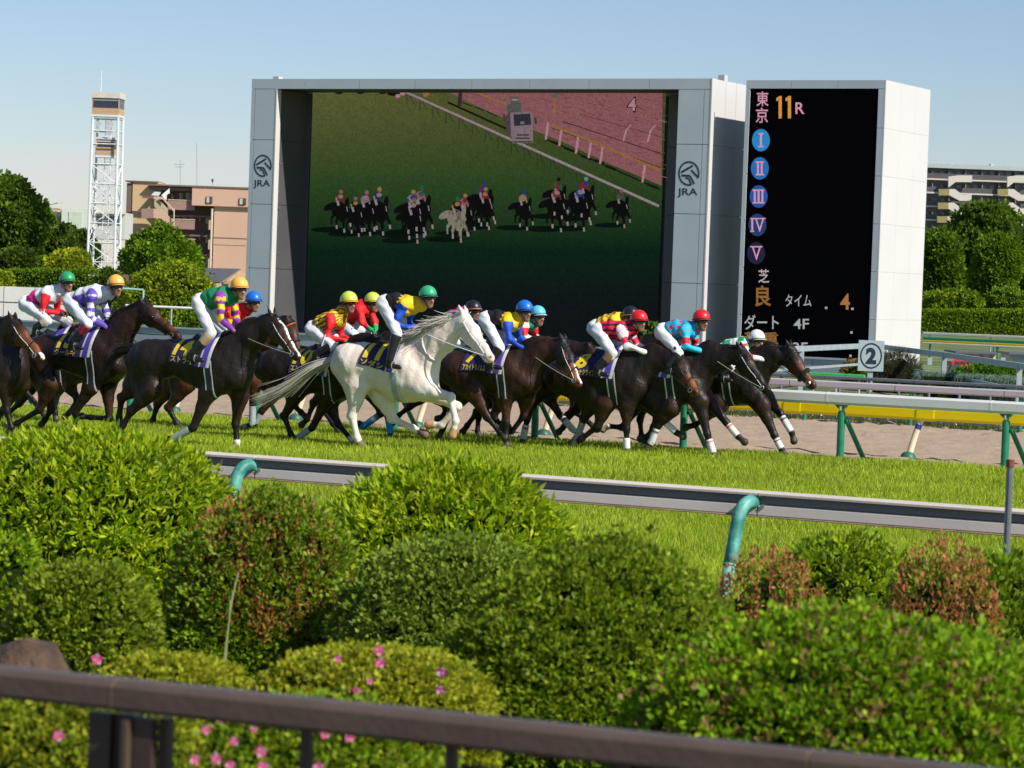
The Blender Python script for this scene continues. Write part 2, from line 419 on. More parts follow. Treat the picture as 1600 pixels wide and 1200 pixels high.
# yellow rail of the dirt course just behind
YR = FR + A * 1.15
yel = thing('dirt_course_rail', YR, 'yellow plastic rail on curved cream posts beside the dirt course', 'rail')
zy = .745
pr_y = [(-.06, zy - .02), (-.045, zy), (.045, zy), (.06, zy - .02), (.06, zy - .135), (.03, zy - .172), (-.03, zy - .172), (-.06, zy - .135)]
yp = [sT(x, y, YR) for x, y in ((1440, 660), (1232, 655), (1052, 650), (869, 640), (670, 640), (480, 640), (290, 620), (100, 620))]
yp = [yp[0] + 2.6, ] + yp
for i, p in enumerate(yp):
    nx = yp[i - 1] if i else p + 2.6
    obj('rail_segment', MB().prism(pr_y, T * (p + .004), A, ZZ, T, nx - p - .008), M_yel, yel)
    obj('joint_sleeve', MB().prism([(u * 1.12, zy - .08 + (v - zy + .08) * 1.12) for u, v in pr_y], T * (p - .06), A, ZZ, T, .26), M_yel, yel)
    if i in (2, 3): continue
    c = T * p
    pts = bez(c + T * .02 + V(0, 0, zy - .12), c - T * .09 + V(0, 0, .42), c - T * .14 - A * .1 + V(0, 0, .02), 9)
    po = smooth(obj('post', MB().tube(pts, .047, 12), M_cream, yel))
    obj('band', MB().tube(pts[2:4] * 1.0, .0485, 12), M_blue, po)
    hb = MB().lathe([(.001, .115), (.05, .11), (.09, .085), (.115, .04), (.12, 0), (.115, -.05)], c - T * .15 - A * .1, 16)
    smooth(obj('foot_dome', hb, mat('dome_green', (.02, .10, .065), .5, var=.3), po))
# second white rail (beyond dirt)
R2 = gnd(1253, 657)
def simple_rail(O, z, th, wd, M, Mp, step, name, label, pr=.03, s0=-42, s1=12, post_z=None, ph=0., joints=None, cat='rail', grp=None, zb=0.):
    t = thing(name, O, label, cat, grp)
    L = s0 + ph; segs = []
    while L < s1:
        obj('rail_segment', MB().prism([(-wd, z - .15 * th), (-wd * .7, z), (wd * .7, z), (wd, z - .15 * th), (wd, z - .8 * th), (wd * .6, z - th), (-wd * .6, z - th), (-wd, z - .8 * th)], T * (L + .008), A, ZZ, T, step - .016), M, t)
        if Mp is not None: obj('post', MB().tube([T * (L + .3) + V(0, 0, zb - .05), T * (L + .3) + V(0, 0, z - th * .95)], pr, 10), Mp, t)
        L += step
    return t
s14 = sT(1235, 600, R2)
simple_rail(R2, .755, .13, .05, mat('rail_pinkish_white', (.50, .46, .48), .45, var=.06), M_green, 2.05, 'verge_rail', 'pinkish white rail on short green posts just past the dirt course', .04, s0=s14 - 2.05 * 18, s1=s14 + 9)
R3 = R2 + A * 4.0
simple_rail(R3, .73, .07, .035, M_dkm, M_dkm, .62, 'dark_rail', 'dark grey metal rail behind the pinkish white rail', .028, s0=-34, s1=9)
simple_rail(R2 + A * .9, .1, .07, .02, M_dkm, None, 4, 'kick_rail', 'low dark rail at grass height behind the dirt course', .02, s0=-34, s1=9, )
# short green tube rail
G0 = pln(1262, 585, R3 + A * 3, A); G1 = pln(1352, 585, R3 + A * 3, A)
gr = thing('green_tube_rail', V(G0[0], G0[1], 0), 'short bright green padded tube rail left of the number sign', 'rail')
D_ = V(G1[0] - G0[0], G1[1] - G0[1], 0); zg = G0[2]
for k in range(3):
    obj('pad', MB().tube([D_ * (k / 3 + .01) + V(0, 0, zg), D_ * ((k + 1) / 3 - .01) + V(0, 0, zg)], .055, 12), mat('pad_green', (.03, .38, .06), .5), gr)
for k in (.1, .5, .9): obj('post', MB().tube([D_ * k + V(0, 0, -.05), D_ * k + V(0, 0, zg - .05)], .025, 8), M_galv, gr)

# grey two-rail fence that turns at the number sign
Lp = pln(1187, 543, FR + A * 0, V(0, 1, 0)); 
def fence_pt(px, py, z): return gnd(px, py, z)
zt_ = 1.05
fp = [fence_pt(1000, 552, zt_), fence_pt(1253, 541.5, zt_), fence_pt(1362, 537, zt_), fence_pt(1476, 551, zt_), fence_pt(1593, 568, zt_), fence_pt(1720, 590, zt_)]
fen = thing('corner_fence', V(fp[2][0], fp[2][1], 0), 'grey two-rail metal fence with square posts, turning a corner at the number sign', 'fence')
O_ = V(fp[2][0], fp[2][1], 0)
for i, q in enumerate(fp):
    b = V(q[0], q[1], 0) - O_
    obj('post', MB().box(b + V(0, 0, .5), (.11, .11, 1.04)), M_galv, fen)
    if i < len(fp) - 1:
        q2 = V(fp[i + 1][0], fp[i + 1][1], 0) - O_
        obj('top_rail', MB().bar(b + V(0, 0, zt_ - .05), q2 + V(0, 0, zt_ - .05), .07, .13), M_galv, fen)
        obj('lower_rail', MB().bar(b + V(0, 0, .52), q2 + V(0, 0, .52), .04, .06), M_galv, fen)
# number sign
S0 = atY(1341, 556, 70); S1 = atY(1381, 556, 70); sw = S1[0] - S0[0]
st = atY(1361, 532, 70)[2]; sb = atY(1361, 580, 70)[2]; sc_ = V((S0[0] + S1[0]) / 2, 70, 0)
sg = thing('number_sign', sc_, 'square grey sign with a black figure 2 in a ring on a post', 'sign')
obj('plate', MB().box(V(0, 0, (st + sb) / 2), (sw, .03, st - sb)), mat('sign_plate_grey', (.34, .42, .45), .5, var=.04), sg)
obj('post', MB().box(V(0, .06, sb / 2 + .2), (.13, .08, sb + .4)), M_galv, sg)
M_ink = mat('sign_ink', (.006, .02, .035), .5, var=.05)
cz = (st + sb) / 2; b = MB(); n = 48; ro, ri = .43, .375; hh = (st - sb)
vv = [V(math.cos(2 * math.pi * k / n) * r * sw, -.019, cz + math.sin(2 * math.pi * k / n) * r * hh * .98) for r in (ro, ri) for k in range(n)]
b.add(vv, [(k, (k + 1) % n, n + (k + 1) % n, n + k) for k in range(n)]); obj('ring', b, M_ink, sg)
v2, f2 = TXT['2']; v2 = (v2 - v2.max(0) / 2) / v2.max(0)[1]; b = MB()
b.add([V(p[0] * .58 * sw * 1.05, -.02, cz + p[1] * .54 * hh) for p in v2], f2); obj('numeral', b, M_ink, sg)

# low grey wall of the infield in front of the boards
LW = pln(911, 543, gnd(911, 600) , V(0, 1, 0)); LW = atY(911, 543, 84)
zw = LW[2]; LWb = V(LW[0], LW[1], 0)
lw = thing('low_wall', LWb, 'long low grey wall of panels at the foot of the big screens', 'wall')
for k in range(-22, 8):
    obj('panel', MB().box(T * (k * 1.2 + .6) + V(0, 0, zw / 2 - .02), (1.19, .12, zw), (T, A, ZZ)), mat('low_wall_grey', (.30, .35, .39), .6, var=.08, scale=1.), lw)
obj('coping', MB().box(T * (-8.4) + V(0, 0, zw + .01), (36.2, .2, .05), (T, A, ZZ)), mat('coping_grey', (.36, .42, .46), .55), lw)
# white boarded barrier at the far left
WB = atY(30, 470, 112); wb = thing('white_barrier', V(WB[0], WB[1], 0), 'white two-band barrier board behind the riders at the far left', 'barrier')
zt1 = atY(30, 448, 112)[2]; zb1 = atY(30, 505, 112)[2]; zm1 = atY(30, 473, 112)[2]
M_wb = mat('barrier_white', (.62, .62, .60), .5, var=.05)
for k in range(-3, 2):
    obj('board', MB().box(V(k * 1.2, 0, (zt1 + zm1) / 2 + .01), (1.17, .08, zt1 - zm1 - .03)), M_wb, wb)
    obj('board', MB().box(V(k * 1.2, 0, (zb1 + zm1) / 2 - .01), (1.17, .08, zm1 - zb1 - .03)), M_wb, wb)
    obj('post', MB().box(V(k * 1.2 - .6, .1, zt1 / 2 - .05), (.08, .08, zt1)), M_galv, wb)
# pale pipe frame left of centre
def px_pipe(name, pts, Y, r, M, label, cat):
    P = [atY(x, y, Y) for x, y in pts]; O = V(P[0][0], P[0][1], 0)
    t = thing(name, O, label, cat)
    for a_, b_ in zip(P[:-1], P[1:]): obj('pipe_run', MB().tube([a_ - O, b_ - O], r, 8), M, t)
    q = P[-1] - O
    return t, P
M_pp = mat('pipe_pale_green', (.30, .48, .42), .5)
t_, P_ = px_pipe('pipe_railing', [(150, 449), (196, 451), (224, 453), (223.5, 500)], 96, .035, M_pp, 'pale green pipe frame behind the rider in the orange cap', 'frame')
t_, P_ = px_pipe('pipe_handrail', [(196, 477), (286, 481), (340, 483)], 94, .04, mat('pipe_white', (.6, .62, .6), .5), 'white pipe handrail in front of the clipped green shrubs', 'handrail')
for q in (P_[0], (P_[0] + P_[2]) / 2, P_[2]):
    o_ = q - V(P_[0][0], P_[0][1], 0); obj('post', MB().tube([o_, V(o_[0], o_[1], 0)], .03, 8), M_galv, t_)
# far rails at the right
for (Yc, py, z, th, M, Mp, lab) in ((118, 521, 1.05, .11, mat('far_white', (.6, .6, .6), .5), M_galv, 'thin white rail furthest away before the clipped hedge'),
                                   (112, 528.5, .95, .14, mat('far_green', (.02, .22, .12), .5), M_green, 'dark green rail in the distance below the white one'),
                                   (108, 533.5, .86, .10, mat('far_yellow', (.55, .42, .02), .5), M_green, 'distant yellow rail below the dark green one'),
                                   (106, 537, .78, .06, mat('far_white'), M_green, 'distant thin white rail below the yellow one')):
    q = atY(1500, py, Yc)
    q0_ = pln(1442, 530, V(q[0], q[1], 0), A); simple_rail(V(q[0], q[1], 0), q[2], th, .05, M, Mp, 2.6, 'far_rail', lab, .03, s0=float(np.dot(q0_ - q, T)), s1=9, grp='rails far off at the right')
# ================================================================ the two boards
M_pan = mat('cladding_grey', (.50, .555, .59), .55, .05, var=.06, scale=.8)
M_wht = mat('cladding_white', (.58, .575, .57), .55, var=.03, scale=.6)
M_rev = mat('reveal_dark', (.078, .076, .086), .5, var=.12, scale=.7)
M_seam = mat('seam_dark', (.05, .06, .07), .7)
M_logo = mat('logo_green', (.003, .045, .035), .5)
B0 = atY(752, 430, 105); B0[2] = 0
def bs(px, py, d=0.):
    P = pln(px, py, B0 + A * d, A); return float(np.dot(P - B0, T)), float(P[2])
def BB(s, z, d=0.): return T * s + A * d + ZZ * z
def pan(parent, name, s0, s1, z0, z1, d0, d1, M, gap=.012):
    return obj(name, MB().box(BB((s0 + s1) / 2, (z0 + z1) / 2, (d0 + d1) / 2), (s1 - s0 - gap, d1 - d0, z1 - z0 - gap), (T, A, ZZ)), M, parent)
ztop = bs(392, 123)[1]; ztop = (ztop + bs(1111, 122.5)[1]) / 2
sL = bs(391, 200)[0]; sR = bs(1111 - 2.5, 200)[0]
sLi = bs(431, 150)[0]; sRi = bs(1060, 150)[0]; zBand = (bs(436, 139)[1] + bs(1060, 139.5)[1]) / 2
b1 = thing('screen_building', B0, 'grey clad screen building with a wide video screen showing a horse race', 'video screen')
DEP = 3.1; REC = 2.3
core = MB()
obj('core', MB().box(BB((sL + sR) / 2, ztop / 2 - .05, (REC + DEP) / 2 + .06), (sR - sL - .1, DEP - REC - .15, ztop - .12), (T, A, ZZ)), M_seam, b1)
# backing of pillars and band, cladding panels on top with open joints
for (a, c) in ((sL, sLi), (sRi, sR)):
    obj('pillar_core', MB().box(BB((a + c) / 2, ztop / 2, REC / 2 + .05), (c - a - .08, REC - .02, ztop - .1), (T, A, ZZ)), M_seam, b1)
obj('band_core', MB().box(BB((sL + sR) / 2, (ztop + zBand) / 2, REC / 2 + .05), (sR - sL - .1, REC - .02, ztop - zBand - .06), (T, A, ZZ)), M_seam, b1)
nb_ = 8
for k in range(nb_):
    pan(b1, 'band_panel', sL + (sR - sL) * k / nb_, sL + (sR - sL) * (k + 1) / nb_, zBand, ztop, 0, .05, M_pan)
zj = [zBand] + [bs(1090, y)[1] for y in (225.5, 334.5, 443)] + [-.1]
for a, c in ((sL, sLi), (sRi, sR)):
    for i in range(4):
        z1_, z0_ = zj[i], zj[i + 1]
        mid = a + (c - a) * (.16 if a == sL else .80)
        pan(b1, 'cladding_panel', a, mid, z0_, z1_, 0, .05, M_pan, .02); pan(b1, 'cladding_panel', mid, c, z0_, z1_, 0, .05, M_pan, .02)
# white corner trims
for (s_, nm) in ((sLi, 'corner_trim'), (sR, 'corner_trim')):
    pan(b1, nm, s_ - .0, s_ + .05, -.1, zBand if s_ == sLi else ztop, -.01, .30, M_wht, 0)
# right side of the building, seen obliquely
for i in range(4):
    z1_, z0_ = ([ztop] + zj[1:])[i], zj[i + 1]
    for j in range(3):
        pan(b1, 'side_panel', sR + .002, sR + .04, z0_, z1_, .31 + j * (DEP - .31) / 3, .31 + (j + 1) * (DEP - .31) / 3 - .015, M_wht, .012)
# reveal panels in the left return (facing the screen)
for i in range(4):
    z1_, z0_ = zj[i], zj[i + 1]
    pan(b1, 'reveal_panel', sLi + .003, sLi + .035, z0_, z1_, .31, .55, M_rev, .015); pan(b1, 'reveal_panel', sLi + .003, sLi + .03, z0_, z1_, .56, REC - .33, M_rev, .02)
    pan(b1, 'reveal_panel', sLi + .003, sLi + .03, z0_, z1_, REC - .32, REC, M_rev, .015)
# back wall around the screen
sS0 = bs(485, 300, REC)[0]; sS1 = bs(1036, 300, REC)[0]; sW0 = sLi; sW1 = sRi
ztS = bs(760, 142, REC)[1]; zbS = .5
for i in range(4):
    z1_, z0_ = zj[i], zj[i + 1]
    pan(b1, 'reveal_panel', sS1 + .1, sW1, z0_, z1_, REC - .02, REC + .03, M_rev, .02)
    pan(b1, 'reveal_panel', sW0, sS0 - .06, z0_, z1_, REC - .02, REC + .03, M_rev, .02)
for k in range(3):
    q = bs(436 - k, 255 + k * 70)
    obj('lamp_stud', MB().tube([BB(sLi + .035, q[1], .4), BB(sLi + .08, q[1], .4)], .03, 8), M_bolt, b1)
# roof boxes
for px in (468, 1157):
    q = bs(px, 118, DEP + 1.2)
    obj('roof_box', MB().box(BB(q[0], ztop + .02 if px < 900 else ztop + .05, DEP * .75 + .4), (.25, .3, .55), (T, A, ZZ)), mat('roof_box_grey', (.55, .55, .55)), b1)
# the video picture: a flat printed-light image built from flat polygons on the screen plane
def scr(px, py, lay=0): s_, z_ = bs(px, py, REC - .06); return BB(s_, z_, REC - .06 - .004 * lay)
M_led = mat('led_picture', attr=True, rough=.5, var=.28, scale=14, emit=.56, spec=.04)
pic = MB()
gx = np.linspace(472, 1042, 58); gy = np.linspace(140, 545, 44)
def bgcol(x, y):
    t = np.clip((y - 142) / 330, 0, 1); l = np.clip(1 - (x - 480) / 560, 0, 1)
    top = np.array([.105, .112, .034]) * (.75 + .5 * l); mid = np.array([.030, .070, .017]); low = np.array([.004, .021, .010]); bot = np.array([.006, .009, .010])
    if t < .45: c = top + (mid - top) * (t / .45)
    elif t < .75: c = mid + (low - mid) * ((t - .45) / .3)
    else: c = low + (bot - low) * ((t - .75) / .25)
    return c * rng.uniform(.93, 1.07)
# the picture is rectangular on the wall, so build it in wall coordinates
NX, NZ = 90, 64
ss = np.linspace(sS0, sS1, NX + 1); zz = np.linspace(ztS, zbS - .3, NZ + 1)
vv = []; cc = []
def projpx(P):
    d = P - CAM; return 800 + F * np.dot(d, RT) / np.dot(d, FW), 600 - F * np.dot(d, UP) / np.dot(d, FW)
for s_ in ss:
    for z_ in zz:
        P = BB(s_, z_, REC - .06); x_, y_ = projpx(P + B0); vv.append(P); cc.append(bgcol(x_, y_))
idx = np.arange(len(vv)).reshape(NX + 1, NZ + 1)
ff = np.stack([idx[:-1, :-1], idx[:-1, 1:], idx[1:, 1:], idx[1:, :-1]], -1).reshape(-1, 4)
obj('screen', mkmesh('screen', vv, ff, np.array(cc)), M_led, b1)
PK = (.30, .115, .125); PKL = (.50, .26, .30); OR = (.33, .16, .05); DK = (.010, .009, .008); WT = (.34, .27, .28)
def poly(pts, c, lay=1): pic.add([scr(x, y, lay) for x, y in pts], [list(range(len(pts)))], c)
def line(x0, y0, x1, y1, w_, c, lay=2):
    dx, dy = x1 - x0, y1 - y0; L = math.hypot(dx, dy); nx, ny = -dy / L * w_ / 2, dx / L * w_ / 2
    poly([(x0 + nx, y0 + ny), (x1 + nx, y1 + ny), (x1 - nx, y1 - ny), (x0 - nx, y0 - ny)], c, lay)
def blob(x, y, rx, ry, c, lay=4, n=10, rot=0.):
    poly([(x + rx * math.cos(a) * math.cos(rot) - ry * math.sin(a) * math.sin(rot), y + rx * math.cos(a) * math.sin(rot) + ry * math.sin(a) * math.cos(rot)) for a in [2 * math.pi * k / n for k in range(n)]], c, lay)
# pink dirt course, top right
poly([(700, 143.5), (1035, 143.5), (1033.5, 290), (950, 255), (880, 222), (800, 190), (740, 163)], PK, 1)
for k in range(700):
    x = rng.uniform(720, 1033); y = rng.uniform(146, 280)
    if y > 146 + (x - 700) * .41: continue
    line(x, y, x + rng.uniform(4, 14), y + rng.uniform(1, 4), .9, tuple(np.array(PK) * rng.uniform(.45, 1.35)), 2)
line(880, 190, 1033, 240, 1.2, DK, 3); line(862, 200, 1033, 262, 1.2, (.08, .03, .03), 3); line(905, 178, 1034, 214, 1, (.1, .04, .04), 3)
# kerb with dark gutter
line(700, 160, 800, 205, 3.2, DK, 2); line(850, 216, 1031, 296, 2.2, DK, 2)
line(722, 160, 738, 166, 1.5, DK, 3); line(742, 167, 756, 173, 1.5, DK, 3); line(760, 174, 777, 182, 1.5, DK, 3)
for a, c in ((855, 218), (876, 228), (902, 240), (922, 247), (940, 256), (1006, 285)):
    line(a - 2, c, a + 2, c - 27, 3.6, PKL, 4); line(a + 6, c + 3, a + 22, c + 9, 4, DK, 3)
line(862, 195, 1032, 266, 4, OR, 5); line(742, 144, 792, 163, 3, OR, 4)
for a, c in ((974, 195), (1012, 196)): line(a, c + 26, a + 5, c + 8, 3, PKL, 3); line(a + 5, c + 8, a + 12, c, 2, PKL, 3)
line(867, 152, 867, 176, 3.5, OR, 5); blob(867, 149, 5, 3.5, (.12, .13, .11), 6); line(720, 143, 718, 166, 6, (.05, .03, .03), 4); line(664, 144, 668, 150, 9, OR, 3)
# white running rail with green legs
for k in range(20):
    x = 636 + k * 20.4; y = 147 + (x - 640) * .447
    line(x, y, x, y + 19 + k * .35, 1.3, (.02, .05, .022), 3); line(x + 2, y + 1, x + 11, y + 17 + k * .4, 1.1, (.018, .04, .018), 3)
line(633, 143.5, 1030, 322, 3.8, WT, 6); line(633, 145.8, 1030, 324.8, 1.2, (.10, .07, .07), 7)
# truck
poly([(792, 166), (800, 160), (815, 160), (815, 178), (795, 182)], (.10, .11, .10), 7); poly([(797, 150), (812, 151), (812, 161), (797, 160)], (.12, .12, .1), 7); line(800, 156, 810, 156, 2, (.4, .32, .3), 8)
poly([(790, 182), (797, 174), (803, 172), (803, 222), (792, 208)], (.09, .065, .07), 7)
poly([(798, 176), (830, 175), (833, 180), (833.5, 223), (802, 224), (799, 212)], (.25, .19, .21), 8)
poly([(803, 179), (829, 177.5), (831, 195), (804, 197)], (.035, .035, .045), 9); poly([(814, 190), (820, 190), (820, 194), (814, 194)], (.2, .2, .2), 10)
line(808, 211, 827, 211, 1.8, DK, 9); line(806, 216, 828, 216, 1.6, DK, 9); line(803, 222, 832, 221.5, 1.6, DK, 9); line(837, 184, 838, 194, 3.5, (.06, .05, .05), 9); line(788, 178, 789, 190, 3, (.06, .05, .05), 9)
# horses in the picture
def minihorse(x, y, h, jc, cap, hc=DK, legs=1, lean=0.):
    """x, y = top of cap; h = height of group"""
    hc = hc if hc is not DK else (.005, .005, .005)
    blob(x - h * .30, y + h * .96, h * .46, h * .07, (.003, .008, .005), 8)
    blob(x - .28 * h, y + h * .40, h * .17, h * .08, hc, 9, rot=-.5)
    for q, e, w_ in ((-.20, .84, .05), (-.10, .95, .045), (.05, 1.04, .05), (.17, .9, .05)):
        line(x + q * h * .7, y + h * .55, x + q * h * 1.2, y + h * (e - .16), h * (w_ + .02), hc, 9); line(x + q * h * 1.2, y + h * (e - .18), x + q * h * 1.25 + .015 * h, y + h * e, h * w_ * .8, hc, 9)
        if legs and q > -.15: line(x + q * h * 1.22 + .01 * h, y + h * (e - .10), x + q * h * 1.25 + .015 * h, y + h * (e - .01), h * .042, WT, 10)
    blob(x - .06 * h, y + h * .47, h * .19, h * .20, hc, 9); blob(x + .03 * h, y + h * .56, h * .14, h * .22, hc, 9)
    blob(x + .13 * h, y + h * .36, h * .055, h * .19, hc, 10, rot=.15); blob(x + .16 * h, y + h * .50, h * .035, h * .06, hc, 10)
    line(x + .13 * h, y + h * .40, x + .155 * h, y + h * .52, h * .018, WT, 11)
    blob(x - .04 * h, y + h * .19, h * .10, h * .09, jc[0], 11, rot=-.3); blob(x - .01 * h, y + h * .16, h * .06, h * .05, jc[1], 12)
    line(x - .09 * h, y + h * .26, x - .06 * h, y + h * .38, h * .055, (.30, .25, .27), 12); line(x - .12 * h, y + h * .18, x - .10 * h, y + h * .29, h * .04, jc[1], 12); line(x + .05 * h, y + h * .20, x + .07 * h, y + h * .31, h * .035, jc[0], 12)
    blob(x, y + h * .04, h * .05, h * .05, cap, 13); blob(x + h * .01, y + h * .085, h * .035, h * .025, (.10, .05, .04), 12)
RD = (.25, .03, .035); PI = (.42, .13, .22); YL = (.42, .26, .10); BL = (.03, .06, .3); GN = (.02, .18, .08)
for (x, y, h, jc, cp, hc) in ((534, 296, 62, (RD, WT), PI, DK), (574, 297, 66, ((.3, .2, .25), WT), PI, DK), (557, 307, 58, (DK, YL), PI, DK), (594, 292, 70, ((.03, .04, .1), WT), YL, DK),
                          (660, 290, 72, (PI, GN), GN, DK), (647, 296, 70, (WT, BL), YL, DK), (648, 309, 66, (DK, WT), OR, DK),
                          (757, 282, 66, (RD, BL), BL, DK), (760, 292, 62, (RD, YL), YL, DK), (728, 302, 62, (PI, RD), YL, DK), (716, 307, 66, (DK, YL), GN, (.26, .23, .18)),
                          (820, 297, 58, (YL, WT), BL, DK), (874, 277, 60, (GN, RD), DK, DK), (872, 289, 68, (RD, WT), RD, DK),
                          (917, 276, 64, (RD, BL), (.25, .35, .38), DK), (908, 288, 68, (BL, WT), RD, DK), (972, 295, 56, (GN, RD), PI, DK)):
    dk_ = lambda c: tuple(np.array(c) * .72)
    minihorse(x, y + 1, h * 1.04, (dk_(jc[0]), dk_(jc[1])), dk_(cp), hc)
for k in range(4): blob(528 + k * 34 + rng.uniform(-3, 3), 143.5 + 1.5, 6, 2.2, DK, 3)
blob(615, 146, 10, 4, DK, 4); blob(622, 150, 4, 3, PKL, 5); blob(630, 146, 5, 3, PKL, 5)
def put_text(mb, key, x0, x1, y0, y1, c, fn, lay=12):
    v2, f2 = TXT[key]; mx_ = v2.max(0)
    P = [fn(x0 + (x1 - x0) * p[0] / mx_[0], y1 - (y1 - y0) * p[1] / mx_[1], lay) for p in v2]; mb.add(P, f2, c)
put_text(pic, '4', 980, 997, 151, 176, DK, scr, 13); put_text(pic, '4', 982.5, 995, 153.5, 173.5, PKL, scr, 14)
obj('screen_picture', pic, M_led, b1)
# emblem and letters on both pillars
def emblem(cx, cy, rx, ry):
    mb = MB(); q = lambda x, y: (lambda s: BB(s[0], s[1], -.006))(bs(cx + x * rx, cy - y * ry))
    a0, a1 = math.radians(-22), math.radians(286); n = 40; vv = []
    for k in range(n + 1):
        a = a0 + (a1 - a0) * k / n
        for r_ in (1.0, .86): vv.append(q(math.cos(a) * r_, math.sin(a) * r_))
    mb.add(vv, [(2 * k, 2 * k + 1, 2 * k + 3, 2 * k + 2) for k in range(n)])
    def st(pts, w_):
        for (xa, ya), (xb, yb) in zip(pts[:-1], pts[1:]):
            L = math.hypot(xb - xa, yb - ya); nx, ny = -(yb - ya) / L * w_ / 2, (xb - xa) / L * w_ / 2
            mb.add([q(xa + nx, ya + ny), q(xb + nx, yb + ny), q(xb - nx, yb - ny), q(xa - nx, ya - ny)], [(0, 1, 2, 3)])
    st([(-.74, .08), (.36, .62)], .17); st([(-.70, -.16), (.10, -.20), (.50, -.86)], .17)
    st([(-.34, -.36), (-.02, -.40), (.22, -.9)], .12); st([(.22, .28), (.92, -.36)], .16)
    return mb
for (cx, cy, rx, ry, tx0, tx1, ty0, ty1) in ((410.8, 259, 13.8, 17.4, 396, 422, 281, 294.5), (1076.5, 271, 16.6, 19.3, 1058.5, 1090, 294, 308.5)):
    obj('emblem', emblem(cx, cy, rx, ry), M_logo, b1)
    mb = MB(); fn = lambda x, y, l: (lambda s: BB(s[0], s[1], -.006))(bs(x, y)); put_text(mb, 'JRA', tx0, tx1, ty0, ty1, (0, 0, 0), fn); mb.hc = False
    obj('lettering', mb, M_logo, b1)

# ---- second board: results
s20 = bs(1165.5, 140)[0]; s21 = bs(1382, 140)[0]; zt2 = bs(1165, 125)[1]; DEP2 = 4.5
b2 = thing('results_board', B0, 'tall white-sided results board with a black display of race numbers', 'results board')
D2 = B0
obj('core', MB().box(BB((s20 + s21) / 2, zt2 / 2 - .05, DEP2 / 2 + .06), (s21 - s20 - .1, DEP2 - .1, zt2 - .1), (T, A, ZZ)), M_seam, b2)
zb2 = bs(1270, 138.5)[1]; si0 = bs(1172.5, 140)[0]; si1 = bs(1372.5, 140)[0]
zj2 = [zt2 - (zt2 + .1) * k / 6 for k in range(7)]
for k in range(3): pan(b2, 'band_panel', s20 + (s21 - s20) * k / 3, s20 + (s21 - s20) * (k + 1) / 3, zb2, zt2, 0, .05, M_pan)
for k in range(6):
    z1_ = min(zj2[k], zb2)
    pan(b2, 'frame_panel', s20, si0, zj2[k + 1], z1_, 0, .05, M_pan, .015); pan(b2, 'frame_panel', si1, s21, zj2[k + 1], z1_, 0, .05, M_pan, .015)
    for j in range(3): pan(b2, 'side_panel', s21 + .002, s21 + .045, zj2[k + 1], zj2[k], .06 + j * (DEP2 - .06) / 3, .06 + (j + 1) * (DEP2 - .06) / 3 - .004, M_wht, .005)
pan(b2, 'side_trim', s21, s21 + .045, -.1, zt2, 0, .05, M_pan, 0)
zd = bs(1270, 558)[1]
obj('display', MB().box(BB((si0 + si1) / 2, (zb2 + zd) / 2, .055), (si1 - si0 - .02, .06, zb2 - zd - .02), (T, A, ZZ)), mat('display_black', (.003, .003, .004), 1., var=.1, scale=5, spec=0.), b2)
obj('plinth', MB().box(BB((si0 + si1) / 2, (zd - .1) / 2, .05), (si1 - si0 - .02, .1, zd + .1), (T, A, ZZ)), M_pan, b2)
M_dot = mat('display_dots', attr=True, rough=.6, var=.2, scale=14, emit=.8)
f2_ = lambda x, y, l: (lambda s: BB(s[0], s[1], .018 - .002 * l))(bs(x, y, .02))
PKT = (.55, .25, .36); ORT = (.55, .24, .03); WTT = (.42, .33, .35); GYT = (.33, .35, .34); BRT = (.22, .10, .02)
def T2(key, x0, x1, y0, y1, c): tx = MB(); put_text(tx, key, x0, x1, y0, y1, c, f2_, 2); obj('lettering', tx, M_dot, b2)
T2('東', 1182, 1201, 143, 166, PKT); T2('京', 1181, 1200, 168, 192, PKT)
for x_ in (1213, 1227.5):
    tx = MB(); tx.add([f2_(x_ + a, b_, 2) for a, b_ in ((3.6, 185), (8.6, 185), (8.6, 150), (5, 150), (0, 153.5), (0, 158), (3.6, 157))], [list(range(7))], ORT); obj('lettering', tx, M_dot, b2)
T2('R', 1243, 1257, 160, 178, PKT)
for i, (cx, cy, cl) in enumerate(((1189, 219, (.01, .19, .45)), (1187.3, 263, (.01, .12, .38)), (1185.4, 307, (.01, .07, .30)), (1183.5, 351.5, (.008, .03, .13)), (1181.5, 395.5, (.004, .005, .03)))):
    tx = MB(); n = 28; tx.add([f2_(cx + 14 * math.cos(2 * math.pi * k / n), cy - 17.5 * math.sin(2 * math.pi * k / n), 0) for k in range(n)], [list(range(n))], cl)
    yA, yB = cy - 11, cy + 11
    def bar_(xc, w_=3.): tx.add([f2_(a, b_, 2) for a, b_ in ((xc - w_ / 2, yB), (xc + w_ / 2, yB), (xc + w_ / 2, yA), (xc - w_ / 2, yA))], [(0, 1, 2, 3)], PKT)
    def ser(x0, x1):
        for yy in (yA, yB - 2.2): tx.add([f2_(a, b_, 3) for a, b_ in ((x0, yy + 2.2), (x1, yy + 2.2), (x1, yy), (x0, yy))], [(0, 1, 2, 3)], PKT)
    if i < 3:
        for k in range(i + 1): bar_(cx + (k - i / 2) * 6)
        ser(cx - 4 - i * 2.6, cx + 4 + i * 2.6)
    else:
        if i == 3: bar_(cx - 8); ser(cx - 11, cx - 5)
        ox = 3 if i == 3 else 0
        put_text(tx, 'V', cx - 7 + ox, cx + 8 + ox, yA, yB, PKT, f2_, 2); tx.add([f2_(a, b_, 3) for a, b_ in ((cx - 9 + ox, yA + 2), (cx + 10 + ox, yA + 2), (cx + 10 + ox, yA), (cx - 9 + ox, yA))], [(0, 1, 2, 3)], PKT)
    obj('numeral_disc', tx, M_dot, b2)
